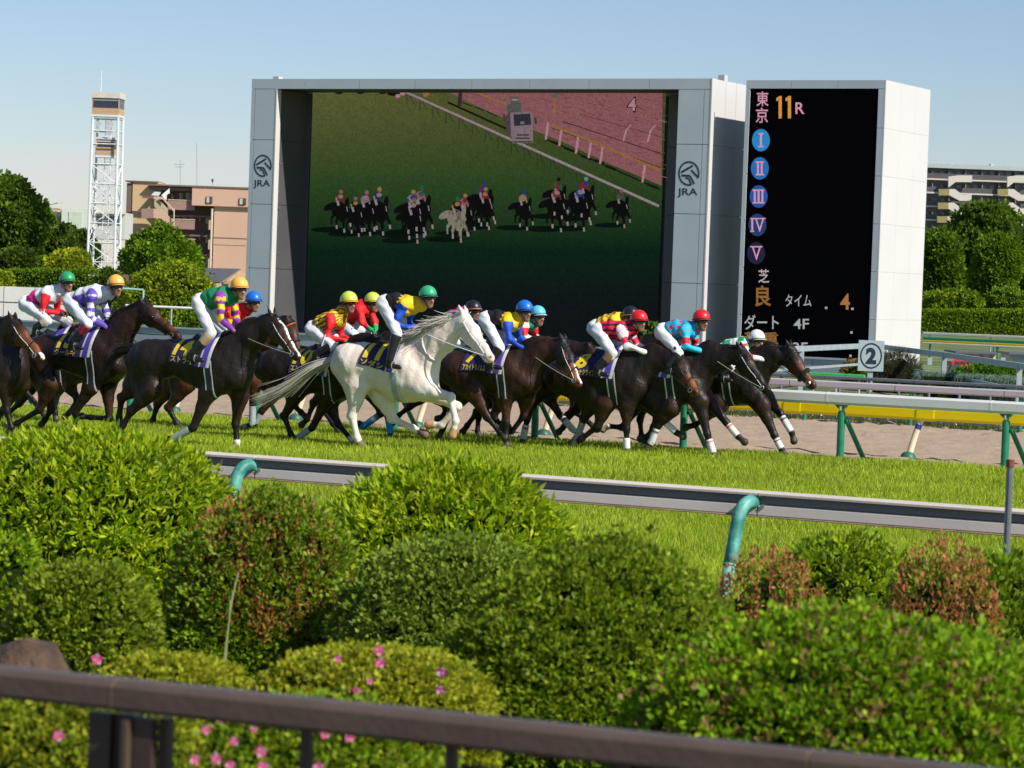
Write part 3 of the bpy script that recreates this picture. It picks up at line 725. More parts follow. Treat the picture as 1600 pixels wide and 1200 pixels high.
T2('芝', 1185, 1202, 420.5, 442, WTT); T2('良', 1180, 1205, 446, 479, BRT); T2('タイム', 1227, 1268, 460, 479, GYT)
T2('4', 1313, 1328, 459, 484, (.33, .13, .03)); T2('ダート', 1163, 1217, 492, 515, GYT); T2('4F', 1240, 1264, 498, 514, GYT)
T2('稍', 1163, 1187, 518, 541, BRT); T2('重', 1192, 1216, 519, 538, BRT); T2('3F', 1239, 1262, 535, 551, GYT)
for (x, y) in ((1291, 481), (1332, 482.5), (1330.5, 519.5), (1329, 556)):
    tx = MB(); tx.add([f2_(x + a, y + b_, 2) for a, b_ in ((-1.8, 1.8), (1.8, 1.8), (1.8, -1.8), (-1.8, -1.8))], [(0, 1, 2, 3)], GYT); obj('dot', tx, M_dot, b2)

# ================================================================ patrol tower
TY = 200.
def tp(px, py, Y=TY): return atY(px, py, Y)
Tc = tp(161, 430); tw = thing('patrol_tower', V(Tc[0], Tc[1], 0), 'tall white lattice tower with a brown cabin on top and a smaller one below', 'tower')
M_tw = mat('tower_white', (.68, .70, .72), .5, var=.06)
M_cab = mat('cabin_tan', (.50, .33, .20), .6, var=.06); M_gl = mat('cabin_glass', (.02, .025, .05), .15, spec=.8, var=.2)
def tl(px, py): q = tp(px, py); return q[0] - Tc[0], q[2]
zT = tl(167, 145)[1]; hw0 = (tl(182, 420)[0] - tl(139, 420)[0]) / 2; hw1 = hw0 * .93
yaw = math.radians(-3); tw.rotation_euler = (0, 0, yaw); cxt = tl(163, 300)[0] * .5
zc0 = tl(167, 180)[1]
def leg(i, z):
    h = hw0 + (hw1 - hw0) * z / zc0; sx, sy = ((-1, -1), (1, -1), (1, 1), (-1, 1))[i % 4]; return V(sx * h, sy * h, z)
for i in range(4): obj('leg', MB().tube([leg(i, 0), leg(i, zc0)], .085, 6), M_tw, tw)
nl = 7; zl = np.linspace(0, zc0 * .735, nl + 1).tolist() + [tl(160, 228)[1] + .1, tl(160, 205)[1], zc0 - .25]
for j in range(len(zl) - 1):
    b = MB()
    for i in range(4):
        b.tube([leg(i, zl[j + 1]), leg(i + 1, zl[j + 1])], .045, 5)
        if j < nl:
            if (j + i) % 2: b.tube([leg(i, zl[j]), leg(i + 1, zl[j + 1])], .04, 5)
            else: b.tube([leg(i + 1, zl[j]), leg(i, zl[j + 1])], .04, 5)
    obj('lattice', b, M_tw, tw)
# ladder inside
b = MB(); 
for s_ in (-.2, .2): b.tube([V(s_, .3, 0), V(s_, .3, zc0)], .025, 4)
for k in range(60): b.tube([V(-.2, .3, zc0 * k / 60), V(.2, .3, zc0 * k / 60)], .015, 4)
obj('ladder', b, M_tw, tw)
zc1 = zT - .1; hc = hw1 * 1.06
def cabin(z0, z1, h, zw0, zw1, nm):
    c = obj(nm, MB().box(V(0, 0, (z0 + zw0) / 2), (2 * h, 2 * h, zw0 - z0)), M_cab, tw)
    obj('roof', MB().box(V(0, 0, (zw1 + z1) / 2), (2 * h * 1.06, 2 * h * 1.06, z1 - zw1)), mat('cabin_roof', (.62, .56, .52), .6), c)
    obj('glazing', MB().box(V(0, 0, (zw0 + zw1) / 2), (2 * h * .965, 2 * h * .965, zw1 - zw0 - .01)), M_gl, c)
    for sx in (-1, 1):
        for sy in (-1, 1): obj('mullion', MB().box(V(sx * h * .975, sy * h * .975, (zw0 + zw1) / 2), (.07, .07, zw1 - zw0 - .02)), M_cab, c)
    obj('floor_edge', MB().box(V(0, 0, z0 - .08), (2 * h * 1.03, 2 * h * 1.03, .14)), M_tw, c)
    obj('blind', MB().box(V(0, -h * .95, zw1 - .12), (1.8 * h, .03, .09)), mat('blind_pale', (.5, .48, .45)), c)
cabin(zc0, zT, hc, tl(167, 170)[1], tl(167, 154.5)[1], 'cabin')
cabin(tl(163, 243)[1], tl(163, 215)[1], hw1 * .72, tl(163, 230.5)[1], tl(163, 218.5)[1], 'small_cabin')
obj('mast', MB().tube([V(-.55, 0, zT), V(-.55, 0, tl(153, 110)[1])], .03, 5), M_tw, tw)
for (x, z, r) in ((-.45, tl(0, 187)[1], .22), (.35, tl(0, 187)[1], .26), (-.5, tl(0, 197)[1], .2), (.3, tl(0, 199)[1], .24)):
    b = MB(); b.tube([V(x, -.5, z), V(x - .02, -.75, z - .05), V(x - .03, -.9, z - .08)], [.05, r * .7, r], 10)
    obj('dish', b, M_tw, tw)

# ================================================================ buildings
def box_px(name, par, O, x0, x1, y0, y1, Y, d, M, d0=0):
    a = atY(x0, (y0 + y1) / 2, Y); c = atY(x1, (y0 + y1) / 2, Y); zt = atY((x0 + x1) / 2, y0, Y)[2]; zb = atY((x0 + x1) / 2, y1, Y)[2]
    return obj(name, MB().box(V((a[0] + c[0]) / 2, Y + d0 + d / 2, (zt + zb) / 2) - O, (c[0] - a[0], d, zt - zb)), M, par)
BY = 300.; O = V(atY(290, 420, BY)[0], BY, 0)
bd = thing('tan_apartments', O, 'tan four-storey apartment block with an outside staircase and recessed balconies', 'building')
M_tan = mat('wall_tan', (.56, .36, .26), .8, var=.05, scale=.3); M_or = mat('wall_ochre', (.55, .38, .21), .8, var=.05, scale=.3)
M_brn = mat('wall_brown', (.16, .10, .085), .8, var=.08, scale=.3); M_win = mat('window_glass', (.05, .06, .08), .12, var=.3, scale=1, spec=.7)
M_cur = mat('curtain_pale', (.45, .44, .38), .7); M_trim = mat('trim_cream', (.62, .55, .42), .6); M_rail = mat('balcony_brown', (.30, .19, .16), .7)
def P2(px, py, d=0): q = atY(px, py, BY + d); return V(q[0], q[1], q[2]) - O
box_px('wall', bd, O, 205, 246, 284, 460, BY, 6, M_or); box_px('wall', bd, O, 195.5, 205, 286, 460, BY + .1, 6, M_brn)
box_px('roof_edge', bd, O, 196, 247, 282.5, 284.5, BY - .2, 6.4, M_brn)
box_px('wall', bd, O, 333, 400, 323, 450, BY - .3, 7, M_tan); box_px('wall', bd, O, 300, 400, 292.5, 322.5, BY - .7, 7.4, M_tan)
box_px('back_wall', bd, O, 232, 333, 296, 450, BY + 1.6, 5, M_brn)
box_px('roof_edge', bd, O, 232, 400, 290.3, 292.8, BY - .8, 8, M_brn)
box_px('roof_beam', bd, O, 233, 300, 292.5, 297.5, BY - .4, 3, M_brn)
for y in (313, 343, 373.5, 403): 
    box_px('balcony', bd, O, 264 if y > 320 else 262, 304, y, y + 15, BY - .2, .2, M_rail); box_px('balcony_cap', bd, O, 264 if y > 320 else 262, 305, y - .9, y, BY - .25, .3, M_trim)
    if y > 320: box_px('balcony', bd, O, 325, 329, y + 1, y + 16, BY - .2, .2, M_tan)
for y in (336, 366, 396): box_px('floor_slab', bd, O, 262, 331, y + .5, y + 3, BY + .3, 1.3, M_brn)
for (x0, x1, y0, y1) in ((267, 272, 302, 312), (280, 286, 301, 312), (290, 298, 301, 312), (296, 303, 336, 343), (296, 303, 366, 373), (321, 329, 337, 350), (321, 329, 367, 380), (321, 329, 397, 410), (284, 291, 337, 343), (311, 314, 337, 345), (311, 314, 367, 375), (285, 303, 396, 403)):
    w_ = box_px('window', bd, O, x0, x1, y0, y1, BY + 1.5, .12, M_win)
    box_px('pane', w_, O, x0 + .5, (x0 + x1) / 2, y0 + .5, y1 - .5, BY + 1.45, .06, M_cur)
for (x0, x1, y0, y1) in ((322, 332, 307, 317.5), (373.5, 384.5, 309.5, 320)):
    w_ = box_px('window', bd, O, x0, x1, y0, y1, BY - .8, .12, M_brn); box_px('pane', w_, O, x0 + .8, (x0 + x1) / 2, y0 + .8, y1 - .8, BY - .86, .06, M_cur); box_px('pane', w_, O, (x0 + x1) / 2 + .3, x1 - .8, y0 + .8, y1 - .8, BY - .86, .06, M_win)
# outside stair
def stair(pts, th, M, d, nm='stair_flight'):
    n = len(pts); top = [P2(x, y, d) for x, y in pts]; bot = [P2(x, y + th, d) for x, y in pts]; b = MB()
    v = top + bot + [q + V(0, .35, 0) for q in top + bot]; f = []
    for i in range(n - 1):
        f += [(i, i + 1, n + i + 1, n + i), (2 * n + i, 3 * n + i, 3 * n + i + 1, 2 * n + i + 1), (i, 2 * n + i, 2 * n + i + 1, i + 1), (n + i, n + i + 1, 3 * n + i + 1, 3 * n + i)]
    f += [(0, n, 3 * n, 2 * n), (n - 1, 3 * n - 1, 4 * n - 1, 2 * n - 1)]
    b.add(v, f); obj(nm, b, M, bd)
stair([(240, 307), (254, 307.5), (272, 328)], 3.8, M_tan, -1.5); stair([(222, 306), (240, 306.5)], 3.5, M_brn, -1.5)
stair([(240, 326), (252, 327), (270, 344)], 14.5, M_tan, -1.5); stair([(221, 326), (240, 326)], 15, M_rail, -1.5)
stair([(240, 356), (252, 357), (270, 374)], 14.5, M_tan, -1.5); stair([(221, 356), (240, 356)], 15, M_rail, -1.5)
stair([(241, 312), (250, 313), (262, 327)], 14, mat('stair_wall_cream', (.42, .38, .26), .8), -.4, 'stair_wall')
b = MB(); b.add([P2(236, 305, -1.2), P2(247, 293.5, .6), P2(256, 294, .6), P2(247, 306, -1.2)], [(0, 1, 2, 3)]); b.add([P2(236, 306, -1.1), P2(247, 294.5, .7), P2(256, 295, .7), P2(247, 307, -1.1)], [(0, 1, 2, 3)])
obj('awning', b, mat('awning_grey', (.45, .5, .5), .5), bd)
b = MB(); b.add([P2(x, y, -.9) for x, y in ((252, 305), (265, 294), (265, 302), (261, 304), (260, 313))] + [P2(x, y, -.7) for x, y in ((252, 305), (265, 294), (265, 302), (261, 304), (260, 313))], [(0, 1, 2, 3, 4), (9, 8, 7, 6, 5)]); obj('gable', b, mat('gable_white', (.75, .75, .73), .7), bd)
obj('downpipe', MB().tube([P2(272, 326, -1.8), P2(271, 380, -1.8)], .06, 6), M_trim, bd); obj('downpipe', MB().tube([P2(331.5, 326, -.6), P2(328.5, 420, -.6)], .11, 6), M_trim, bd)
obj('wall_seam', MB().box(P2(360, 372, -.32), (3.8, .05, .06)), M_brn, bd); obj('wall_seam', MB().box(P2(357, 383, -.31), (3.6, .04, .03)), M_brn, bd)
def aerial(x, yb, yt, arms=0):
    b = MB().tube([P2(x + .4, yb, 2), P2(x, yt, 2)], .03, 4)
    for k in range(arms): b.tube([P2(x - 9 + 2 * k, yt + 7 + 4 * k, 2), P2(x + 7 - 2 * k, yt + 6.5 + 4 * k, 2)], .025, 4)
    obj('aerial', b, M_galv, bd)
aerial(281.5, 291, 250, 2); aerial(307.5, 291, 223); aerial(332, 291, 281); obj('aerial_head', MB().box(P2(332, 282, 2), (.2, .1, .35)), M_seam, bd)
# small house with a grey tile roof
HY = 230.; O = V(atY(340, 430, HY)[0], HY, 0); hs = thing('small_house', O, 'small house with a dark grey pitched roof beside the screen building', 'house')
def P3(px, py, d=0): q = atY(px, py, HY + d); return V(q[0], q[1], q[2]) - O
b = MB(); b.add([P3(372, 421), P3(346, 439, -1.5), P3(346, 470, -1.5), P3(396, 470, -1.5), P3(396, 437, -1.5)], [(0, 1, 2, 3, 4)]); obj('gable_wall', b, mat('house_ochre', (.45, .3, .15), .8), hs)
b = MB(); b.add([P3(x, y, d) for x, y, d in ((306, 418, 3), (376, 420, 0), (344, 441, -2), (285, 440, 1), (306, 419, 3), (376, 421.2, 0), (344, 442.5, -2), (285, 441.5, 1))], [(0, 1, 2, 3), (7, 6, 5, 4), (0, 4, 5, 1), (1, 5, 6, 2), (2, 6, 7, 3), (3, 7, 4, 0)]); obj('roof', b, mat('roof_tile_grey', (.11, .115, .13), .7, bump=.4, bscale=8), hs)
obj('barge_board', MB().bar(P3(376, 421.5, -.1), P3(347, 441, -1.9), .10, .11), mat('barge_brown', (.25, .19, .14), .7), hs)
obj('window', MB().box(P3(352, 447, -1.7), (.5, .1, .35)), M_win, hs)
# pale low building behind the trees at the left
LY = 285.; O = V(atY(110, 420, LY)[0], LY, 0); lb = thing('pale_low_building', O, 'low pale building with a blank panel and dark windows between the tree and the tower', 'building')
box_px('wall', lb, O, 60, 195, 331, 372, LY, 6, mat('low_wall_paint', (.50, .52, .50), .7, var=.04)); box_px('panel_wall', lb, O, 96, 146, 326.5, 358, LY - .5, 3, mat('pale_panel', (.55, .60, .54), .7, var=.05, scale=.4))
box_px('panel_mark', lb, O, 107, 128, 331, 357, LY - .56, .05, mat('pale_mark', (.48, .56, .44), .7))
for x in (80, 88, 150, 160, 170, 180): w_ = box_px('window', lb, O, x, x + 8, 338, 351, LY - .1, .2, M_win)
box_px('roof_edge', lb, O, 60, 195, 330, 332.5, LY - .4, 6, M_trim)
for x in (84, 90): box_px('roof_vent', lb, O, x, x + 5, 325 + (x - 84) / 3, 331, LY + 1, 2, M_rail)
# street lamp in front of it
q = atY(74, 330, 240); sl_ = thing('street_lamp', V(q[0], q[1], 0), 'slim street lamp with a curved arm rising above the trees at the left', 'lamp')
def P4(px, py): r_ = atY(px, py, 240); return V(r_[0] - q[0], 0, r_[2])
obj('column', MB().tube([V(0, 0, 0), P4(74, 330), P4(78, 320), P4(90, 317)], .05, 6), M_galv, sl_); obj('lamp_head', MB().box(P4(94, 316.5), (.45, .2, .12)), M_wht, sl_)
# grey apartment block, far right
RY = 560.; O = V(atY(1520, 470, RY)[0], RY, 0); ap = thing('grey_apartments', O, 'long grey apartment block with white zigzag stair walls at the far right', 'building')
M_ga = mat('apart_wall', (.20, .20, .22), .8, var=.1, scale=.2); M_gd = mat('apart_rail', (.085, .08, .09), .8, var=.1, scale=.2); M_gw = mat('apart_white', (.58, .54, .49), .7, var=.05); M_go = mat('apart_olive', (.27, .23, .09), .8)
box_px('wall', ap, O, 1440, 1640, 266, 480, RY + 1.6, 9, M_ga); box_px('roof', ap, O, 1438, 1642, 258.5, 265, RY - .2, 11, mat('apart_roof', (.40, .44, .45), .6))
for k in range(5):
    y = 272 + 21.3 * k
    box_px('balcony', ap, O, 1440, 1640, y + 1.5, y + 9.3, RY, .3, M_gd); box_px('slab', ap, O, 1440, 1640, y + 9.5, y + 11.8, RY - .1, 1.7, M_gw)
    for j, x in enumerate(range(1442, 1640, 13)):
        w_ = box_px('window', ap, O, x, x + 7.5, y - 5 + 1, y + 8, RY + 1.4, .3, M_win)
        if j % 3 != 1: box_px('pane', w_, O, x + .6, x + 3.2, y - 3, y + 7, RY + 1.3, .1, mat('apart_curtain', (.26, .27, .29), .6))
    for x in range(1456, 1640, 26): box_px('divider', ap, O, x, x + 1.6, y - 7, y + 9.5, RY + .4, 1., M_ga)
for sx in (1482, 1574):
    for k in range(4):
        y = 273.5 + 21.3 * k - 1.5 * (k > 0); d = -2.0
        def S(x, yy): r_ = atY(x + sx - 1482, yy, RY + d); return V(*r_) - O
        if k == 0: pts = [(1482, 276), (1497, 274), (1519, 274), (1519, 284.5), (1493, 284.5), (1482, 293)]
        else: pts = [(1467, y + 11 - 9), (1485, y + 2), (1492, y + 2), (1504, y + 10 + 1), (1518, y + 11), (1518, y + 20.5), (1500, y + 20.5), (1484, y + 12), (1467, y + 12)]
        if k: pts = [(x - (k - 1) * 1.2, yy) for x, yy in pts]
        b = MB(); n = len(pts); b.add([S(*p) for p in pts] + [S(*p) + V(0, .8, 0) for p in pts], [list(range(n))[::-1], list(range(n, 2 * n))] + [(i, (i + 1) % n, n + (i + 1) % n, n + i) for i in range(n)])
        obj('stair_wall', b, M_gw, ap)
        if k: 
            bx = [(1467, y + 2), (1483, y + 2), (1483, y + 12), (1467, y + 12)]; b = MB(); b.add([S(x - (k - 1) * 1.2, yy) + V(0, -.15, 0) for x, yy in bx], [(3, 2, 1, 0)]); obj('olive_panel', b, M_go, ap)
for x in (1484, 1548): box_px('roof_unit', ap, O, x, x + 5, 256, 259.5, RY + 2, 2, M_gw)
# red parked vehicle and pale sheds in the infield
VY = 86.; O = V(atY(1514, 570, VY)[0], VY, 0); zz0 = 0
rv = thing('red_car', O, 'low red car partly hidden by the fence rails in the infield', 'car')
def C(px, py, d=0): q = atY(px, py, VY + d); return V(*q) - O
pts = [(1487, 571), (1487.5, 565), (1491, 561.5), (1500, 560.5), (1507, 559.5), (1528, 561), (1537, 564), (1541, 566), (1541, 571)]
pts = [(C(*p)[0], C(*p)[2]) for p in pts]; zlow = C(1514, 571)[2] - .45
pr = [(pts[0][0], zlow)] + pts + [(pts[-1][0], zlow)]
obj('body', MB().prism(pr, V(0, 0, 0), V(1, 0, 0), ZZ, V(0, 1, 0), 1.5), mat('car_red', (.55, .03, .03), .35, coat=.4), rv)
for x in (1494, 1503, 1513, 1523): obj('window', MB().box(C(x + 3, 566.2, -.015), (.13, .03, .06)), M_win, rv)
for sgn in (-.38, .38):
    obj('wheel', MB().tube([V(sgn, -.02, .2), V(sgn, .2, .2)], .2, 12), M_seam, rv)
for (x0, x1, y0, y1, lab) in ((1497, 1556, 551, 568, 'pale cream shed with a flat dark roof in the infield'), (1580, 1640, 553, 575, 'small grey shed at the right edge of the infield')):
    SY = 90.; O = V(atY(x0, 560, SY)[0], SY, 0); sh_ = thing('shed', O, lab, 'shed')
    box_px('wall', sh_, O, x0, x1, y0 + 2, y1, SY, 2, mat('shed_cream' if x0 < 1560 else 'shed_grey', (.55, .50, .40) if x0 < 1560 else (.36, .40, .45), .7)); box_px('roof', sh_, O, x0 - 3, x1 + 3, y0 - 1, y0 + 2, SY - .2, 2.5, mat('shed_roof', (.10, .11, .13), .6))
    if x0 < 1500:
        for x in (1515, 1532, 1547): box_px('door', sh_, O, x, x + 5, y0 + 4, y1 - 1, SY - .05, .06, mat('shed_door', (.32, .22, .14)))
for px in (1453, 1567):
    q = gnd(px, 560, .25) if px < 1500 else atY(px, 560, 80)
    b = MB(); bx_ = thing('utility_post', V(q[0], q[1], 0), 'small grey utility post, %s' % ('standing left of the sheds' if px < 1500 else 'standing in front of the cream shed'), 'post')
    obj('box', MB().box(V(0, 0, q[2] - .1), (.14, .12, .25)), M_galv, bx_); obj('stem', MB().tube([V(0, 0, 0), V(0, 0, q[2])], .04, 6), M_galv, bx_)
# ================================================================ vegetation
M_leaf = mat('leaf', attr=True, rough=.5, var=.18, scale=2., transl=.42, spec=.2)
M_leafm = mat('leaf_matt', attr=True, rough=.6, var=.15, scale=1., transl=.45, spec=.12)
M_core = mat('bush_inner_shade', (.012, .022, .004), 1., var=.5, scale=14, spec=0.)  # near-black solid filling; shade inside the foliage is put into its colour
M_bark = mat('bark', (.07, .05, .035), .9, var=.3, scale=6, bump=.8, bscale=20)
def unit(v): return v / (np.linalg.norm(v, axis=-1, keepdims=True) + 1e-9)
def leafmesh(name, P, D, L, W, cols, bend=.25):
    """P base points, D growing directions, L length, W half width"""
    n = len(P); D = unit(D); R_ = rng.normal(0, 1, (n, 3)); S = unit(np.cross(D, R_)); Nn = np.cross(S, D)
    L = (L * rng.uniform(.65, 1.2, n))[:, None]; W = (W * rng.uniform(.75, 1.2, n))[:, None]
    b = Nn * L * bend * rng.uniform(-.3, 1, (n, 1))
    Vv = np.stack([P, P + D * L * .5 + S * W + b * .5, P + D * L - b * .3, P + D * L * .5 - S * W + b * .5], 1)
    return mkmesh(name, Vv.reshape(-1, 3), np.arange(4 * n).reshape(n, 4), np.repeat(cols, 4, 0))
def superr(U, p, radii):
    Q = np.abs(U / radii) ** p; return 1 / (Q.sum(1) ** (1 / p))
def lump(U, k, s): return (.45 * np.sin(U[:, 0] * k * 2.9 + s) * np.sin(U[:, 1] * k * 2.6 + U[:, 2] * k * 2.8 - s)) + np.sin(U[:, 0] * k + s) * np.sin(U[:, 1] * k * 1.1 + 2 * s) + np.sin(U[:, 2] * k * 1.3 + 3 * s) * .6
def colpick(cols, n, grp=None):
    c = np.minimum(np.array(cols) * 1.2, .6)
    i = rng.integers(0, len(c), n) if grp is None else grp
    return c[i] * rng.uniform(.8, 1.2, (n, 1))
def crown(n_cl, per, radii, p, lumpk, lumpa, seed, clr, L, W, cols, zmin=-.15, inward=.18, up=.3, spread=1., front=None):
    U = unit(rng.normal(0, 1, (n_cl * 4, 3))); U = U[U[:, 2] > zmin]
    if front is not None: U = U[(U @ front) > -.35]
    U = U[:n_cl]
    n_cl = len(U)
    r = superr(U, p, radii) * (1 + lumpa * lump(U, lumpk, seed)) * (1 - inward * rng.random(n_cl) ** 2) * (1 + .07 * (rng.random(n_cl) < .10) * rng.random(n_cl))
    C = U * r[:, None]
    outn = unit(U / (np.asarray(radii) ** 1.0)[None, :])
    idx = np.repeat(np.arange(n_cl), per)
    D = unit(rng.normal(0, 1, (len(idx), 3)) * spread + outn[idx] * 1.0 + V(0, 0, up))
    P = C[idx] + D * clr * rng.uniform(0, 1, (len(idx), 1))
    cc = rng.integers(0, len(cols), n_cl)[idx]
    mixr = rng.random(len(idx)) < .35; cc[mixr] = rng.integers(0, len(cols), mixr.sum())
    return P, D, colpick(cols, len(idx), cc)
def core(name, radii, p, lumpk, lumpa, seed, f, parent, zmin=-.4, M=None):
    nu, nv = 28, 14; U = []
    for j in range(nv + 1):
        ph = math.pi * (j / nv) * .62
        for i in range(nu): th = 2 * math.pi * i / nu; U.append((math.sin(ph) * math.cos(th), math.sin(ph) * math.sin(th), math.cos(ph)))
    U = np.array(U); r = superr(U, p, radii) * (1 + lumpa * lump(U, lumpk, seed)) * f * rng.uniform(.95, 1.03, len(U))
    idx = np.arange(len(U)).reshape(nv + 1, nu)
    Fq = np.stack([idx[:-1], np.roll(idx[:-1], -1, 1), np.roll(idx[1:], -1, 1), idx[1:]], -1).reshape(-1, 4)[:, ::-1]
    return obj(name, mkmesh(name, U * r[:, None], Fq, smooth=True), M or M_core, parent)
def bush(label, x0, x1, yt, yb, Y, cols, L=.05, W=.012, n=900, per=6, p=2.3, dep=.9, lumpk=5, lumpa=.05, clr=.05, M=None, up=.3, inward=.14, cat='shrub', group='shrubs planted in front of the turf', name='shrub', f=.88, extra=None):
    a = atY(x0, yb, Y); c = atY(x1, yb, Y); top = atY((x0 + x1) / 2, yt, Y)[2]; base = atY((x0 + x1) / 2, yb, Y)[2]
    top -= L * .45; cx = (a[0] + c[0]) / 2; gz = float(bank_z(cx, Y)) if Y < 22 else 0.
    rx = (c[0] - a[0]) / 2
    base = min(base, gz + .25) if Y < 22 else 0.; base = min(base, gz + .3)
    ry = rx * dep; Rr = np.array([rx, ry, top - base])
    t = thing(name, V(cx, Y + ry * .05, base), label, cat, group)
    seed = rng.uniform(0, 6)
    P, D, C = crown(int(n * .70), per, Rr, p, lumpk, lumpa, seed, clr, L, W, cols, zmin=-.28, inward=inward, up=up, front=V(0, -1, 0))
    o = obj('foliage', leafmesh('foliage', P, D, L, W, C), M or M_leaf, t); o['kind'] = 'stuff'
    core('shade_core', Rr, p, lumpk, lumpa, seed, f, t)
    b = MB()
    for k in range(7):
        an = k * .9; q = V(math.cos(an) * rx * .45, math.sin(an) * ry * .45, (top - base) * .35)
        b.tube([V(math.cos(an) * .05, math.sin(an) * .05, -.3), q * .5, q], [.018, .013, .008], 5)
    obj('stems', b, M_bark, t)
    if extra: extra(t, Rr)
    return t
G1 = [(.27, .38, .008), (.22, .33, .008), (.34, .44, .012), (.15, .25, .008), (.40, .46, .02)]
G2 = [(.16, .26, .008), (.12, .20, .008), (.21, .31, .012), (.08, .14, .008), (.26, .33, .03)]
G3 = [(.16, .25, .022), (.21, .30, .03), (.11, .17, .016), (.26, .34, .045)]          # bluish
G4 = [(.22, .29, .014), (.16, .23, .012), (.28, .34, .03), (.10, .15, .010)]         # olive
G5 = [(.19, .33, .008), (.24, .38, .010), (.13, .24, .008), (.30, .42, .015), (.08, .15, .008), (.19, .33, .010), (.16, .30, .012), (.26, .15, .06)]
G6 = [(.32, .35, .018), (.26, .28, .015), (.38, .40, .03), (.20, .23, .015)]           # clipped azalea, yellowish
RED = [(.42, .13, .05), (.34, .16, .05), (.50, .22, .10), (.26, .20, .05)]
def spikes(cols, n, h, r=.6, zf=.75):
    def f(t, Rr):
        U = unit(rng.normal(0, 1, (n * 12, 3))); U = U[(U[:, 2] > .42) & (U[:, 1] < .35)][:n]
        P = U * superr(U, 2.2, Rr)[:, None] * .97
        # upright seed stalks as chains of small bracts
        Q = []; Dn = []
        for k in range(7):
            Q.append(P + V(0, 0, h * k / 7) + rng.normal(0, .006, P.shape)); Dn.append(rng.normal(0, .5, P.shape) + V(0, 0, 1))
        Q = np.concatenate(Q); Dn = np.concatenate(Dn)
        o = obj('red_tips', leafmesh('red_tips', Q, Dn, .028, .006, colpick(cols, len(Q))), M_leafm, t); o['kind'] = 'stuff'
    return f
# back row
bush('large bright lime green shrub at the left hiding the end of the rail', -80, 365, 668, 895, 15.6, G1, L=.062, W=.0105, n=3000, per=7, clr=.05, p=2.5, lumpa=.05, lumpk=3.2, inward=.14)
bush('bright green leafy shrub in the middle, in front of the gap in the rail', 452, 915, 727, 925, 14.6, G1, L=.060, W=.0105, n=3000, per=7, clr=.05, p=2.2, lumpa=.06, lumpk=3.4, inward=.14)
bush('leafy green shrub right of the teal post, below the aluminium rail', 1178, 1440, 840, 1010, 13.6, G2 + G1[:3], L=.040, W=.010, n=2200, per=7, clr=.045, p=2.1, lumpa=.06)
bush('dark leafy shrub at the right edge behind the clipped green mound', 1390, 1700, 876, 1060, 12.2, G2 + G1[3:4], L=.042, W=.011, n=2400, per=7, clr=.05, p=2.1, lumpa=.08)
# middle row
bush('bushy shrub with reddish brown tips between the two bright green ones', 245, 565, 800, 1060, 12.2, G2, L=.030, W=.0085, n=5200, per=7, clr=.04, p=2.7, lumpa=.07, lumpk=3.5, extra=spikes(RED, 620, .14))
bush('small bluish green shrub tucked under the bright middle one', 525, 890, 836, 1035, 11.6, G3, L=.026, W=.008, n=3600, per=8, clr=.035, p=2.2, lumpa=.05)
bush('olive green shrub near the centre, in front of the turf', 640, 1215, 872, 1170, 9.2, G4 + G2[:3], L=.025, W=.0075, n=6800, per=8, clr=.028, p=2.1, lumpa=.07, lumpk=3.6, inward=.2)
bush('rusty tipped low plant at the foot of the teal post', 1095, 1300, 884, 985, 11.6, G2 + G4 + RED[3:], L=.03, W=.008, n=600, per=7, clr=.04, p=2.1, up=.8, extra=spikes(RED, 300, .12))
bush('rusty tipped low plant beside the grey marker pole', 1375, 1570, 872, 985, 11.9, G2 + G4 + RED[3:], L=.03, W=.008, n=600, per=7, clr=.04, p=2.1, up=.8, extra=spikes(RED, 420, .14))
bush('low rounded olive shrub at the left, left of the deep shadow', 8, 245, 882, 1035, 10.6, G4, L=.026, W=.008, n=2200, per=7, clr=.025, p=2.8, lumpa=.02, inward=.1)
bush('small pale green weedy shrub cut by the left edge', -60, 62, 838, 1010, 11.4, G5[:3] + G4[:1], L=.032, W=.009, n=1600, per=7, clr=.05)
# front row
bush('big clipped bright green mound at the lower right', 915, 1800, 984, 1340, 7.2, G5, L=.024, W=.0078, n=11000, per=8, clr=.028, p=2.25, dep=.75, lumpa=.045, lumpk=3.4, inward=.14,
     extra=None)
bush('clipped yellow green azalea above the handrail at the left', 126, 402, 1027, 1160, 8.4, G6, L=.020, W=.0075, n=3000, per=8, clr=.016, p=2.6, lumpa=.012, inward=.05, f=.95)
bush('clipped yellow green azalea with a few pink flowers left of centre', 392, 770, 1018, 1190, 8.5, G6, L=.020, W=.0075, n=3800, per=8, clr=.016, p=3.0, lumpa=.012, inward=.05, f=.95)
bush('clipped azalea at the lower left corner below the handrail', -90, 345, 1088, 1330, 6.6, G6 + G4, L=.018, W=.0068, n=4200, per=8, clr=.015, p=2.8, lumpa=.012, inward=.05, f=.95)
bush('azalea covered in pink flowers below the handrail', 255, 720, 1096, 1330, 6.7, G2 + G6[:1], L=.020, W=.0075, n=4200, per=8, clr=.018, p=2.4, lumpa=.03, inward=.1, f=.95)
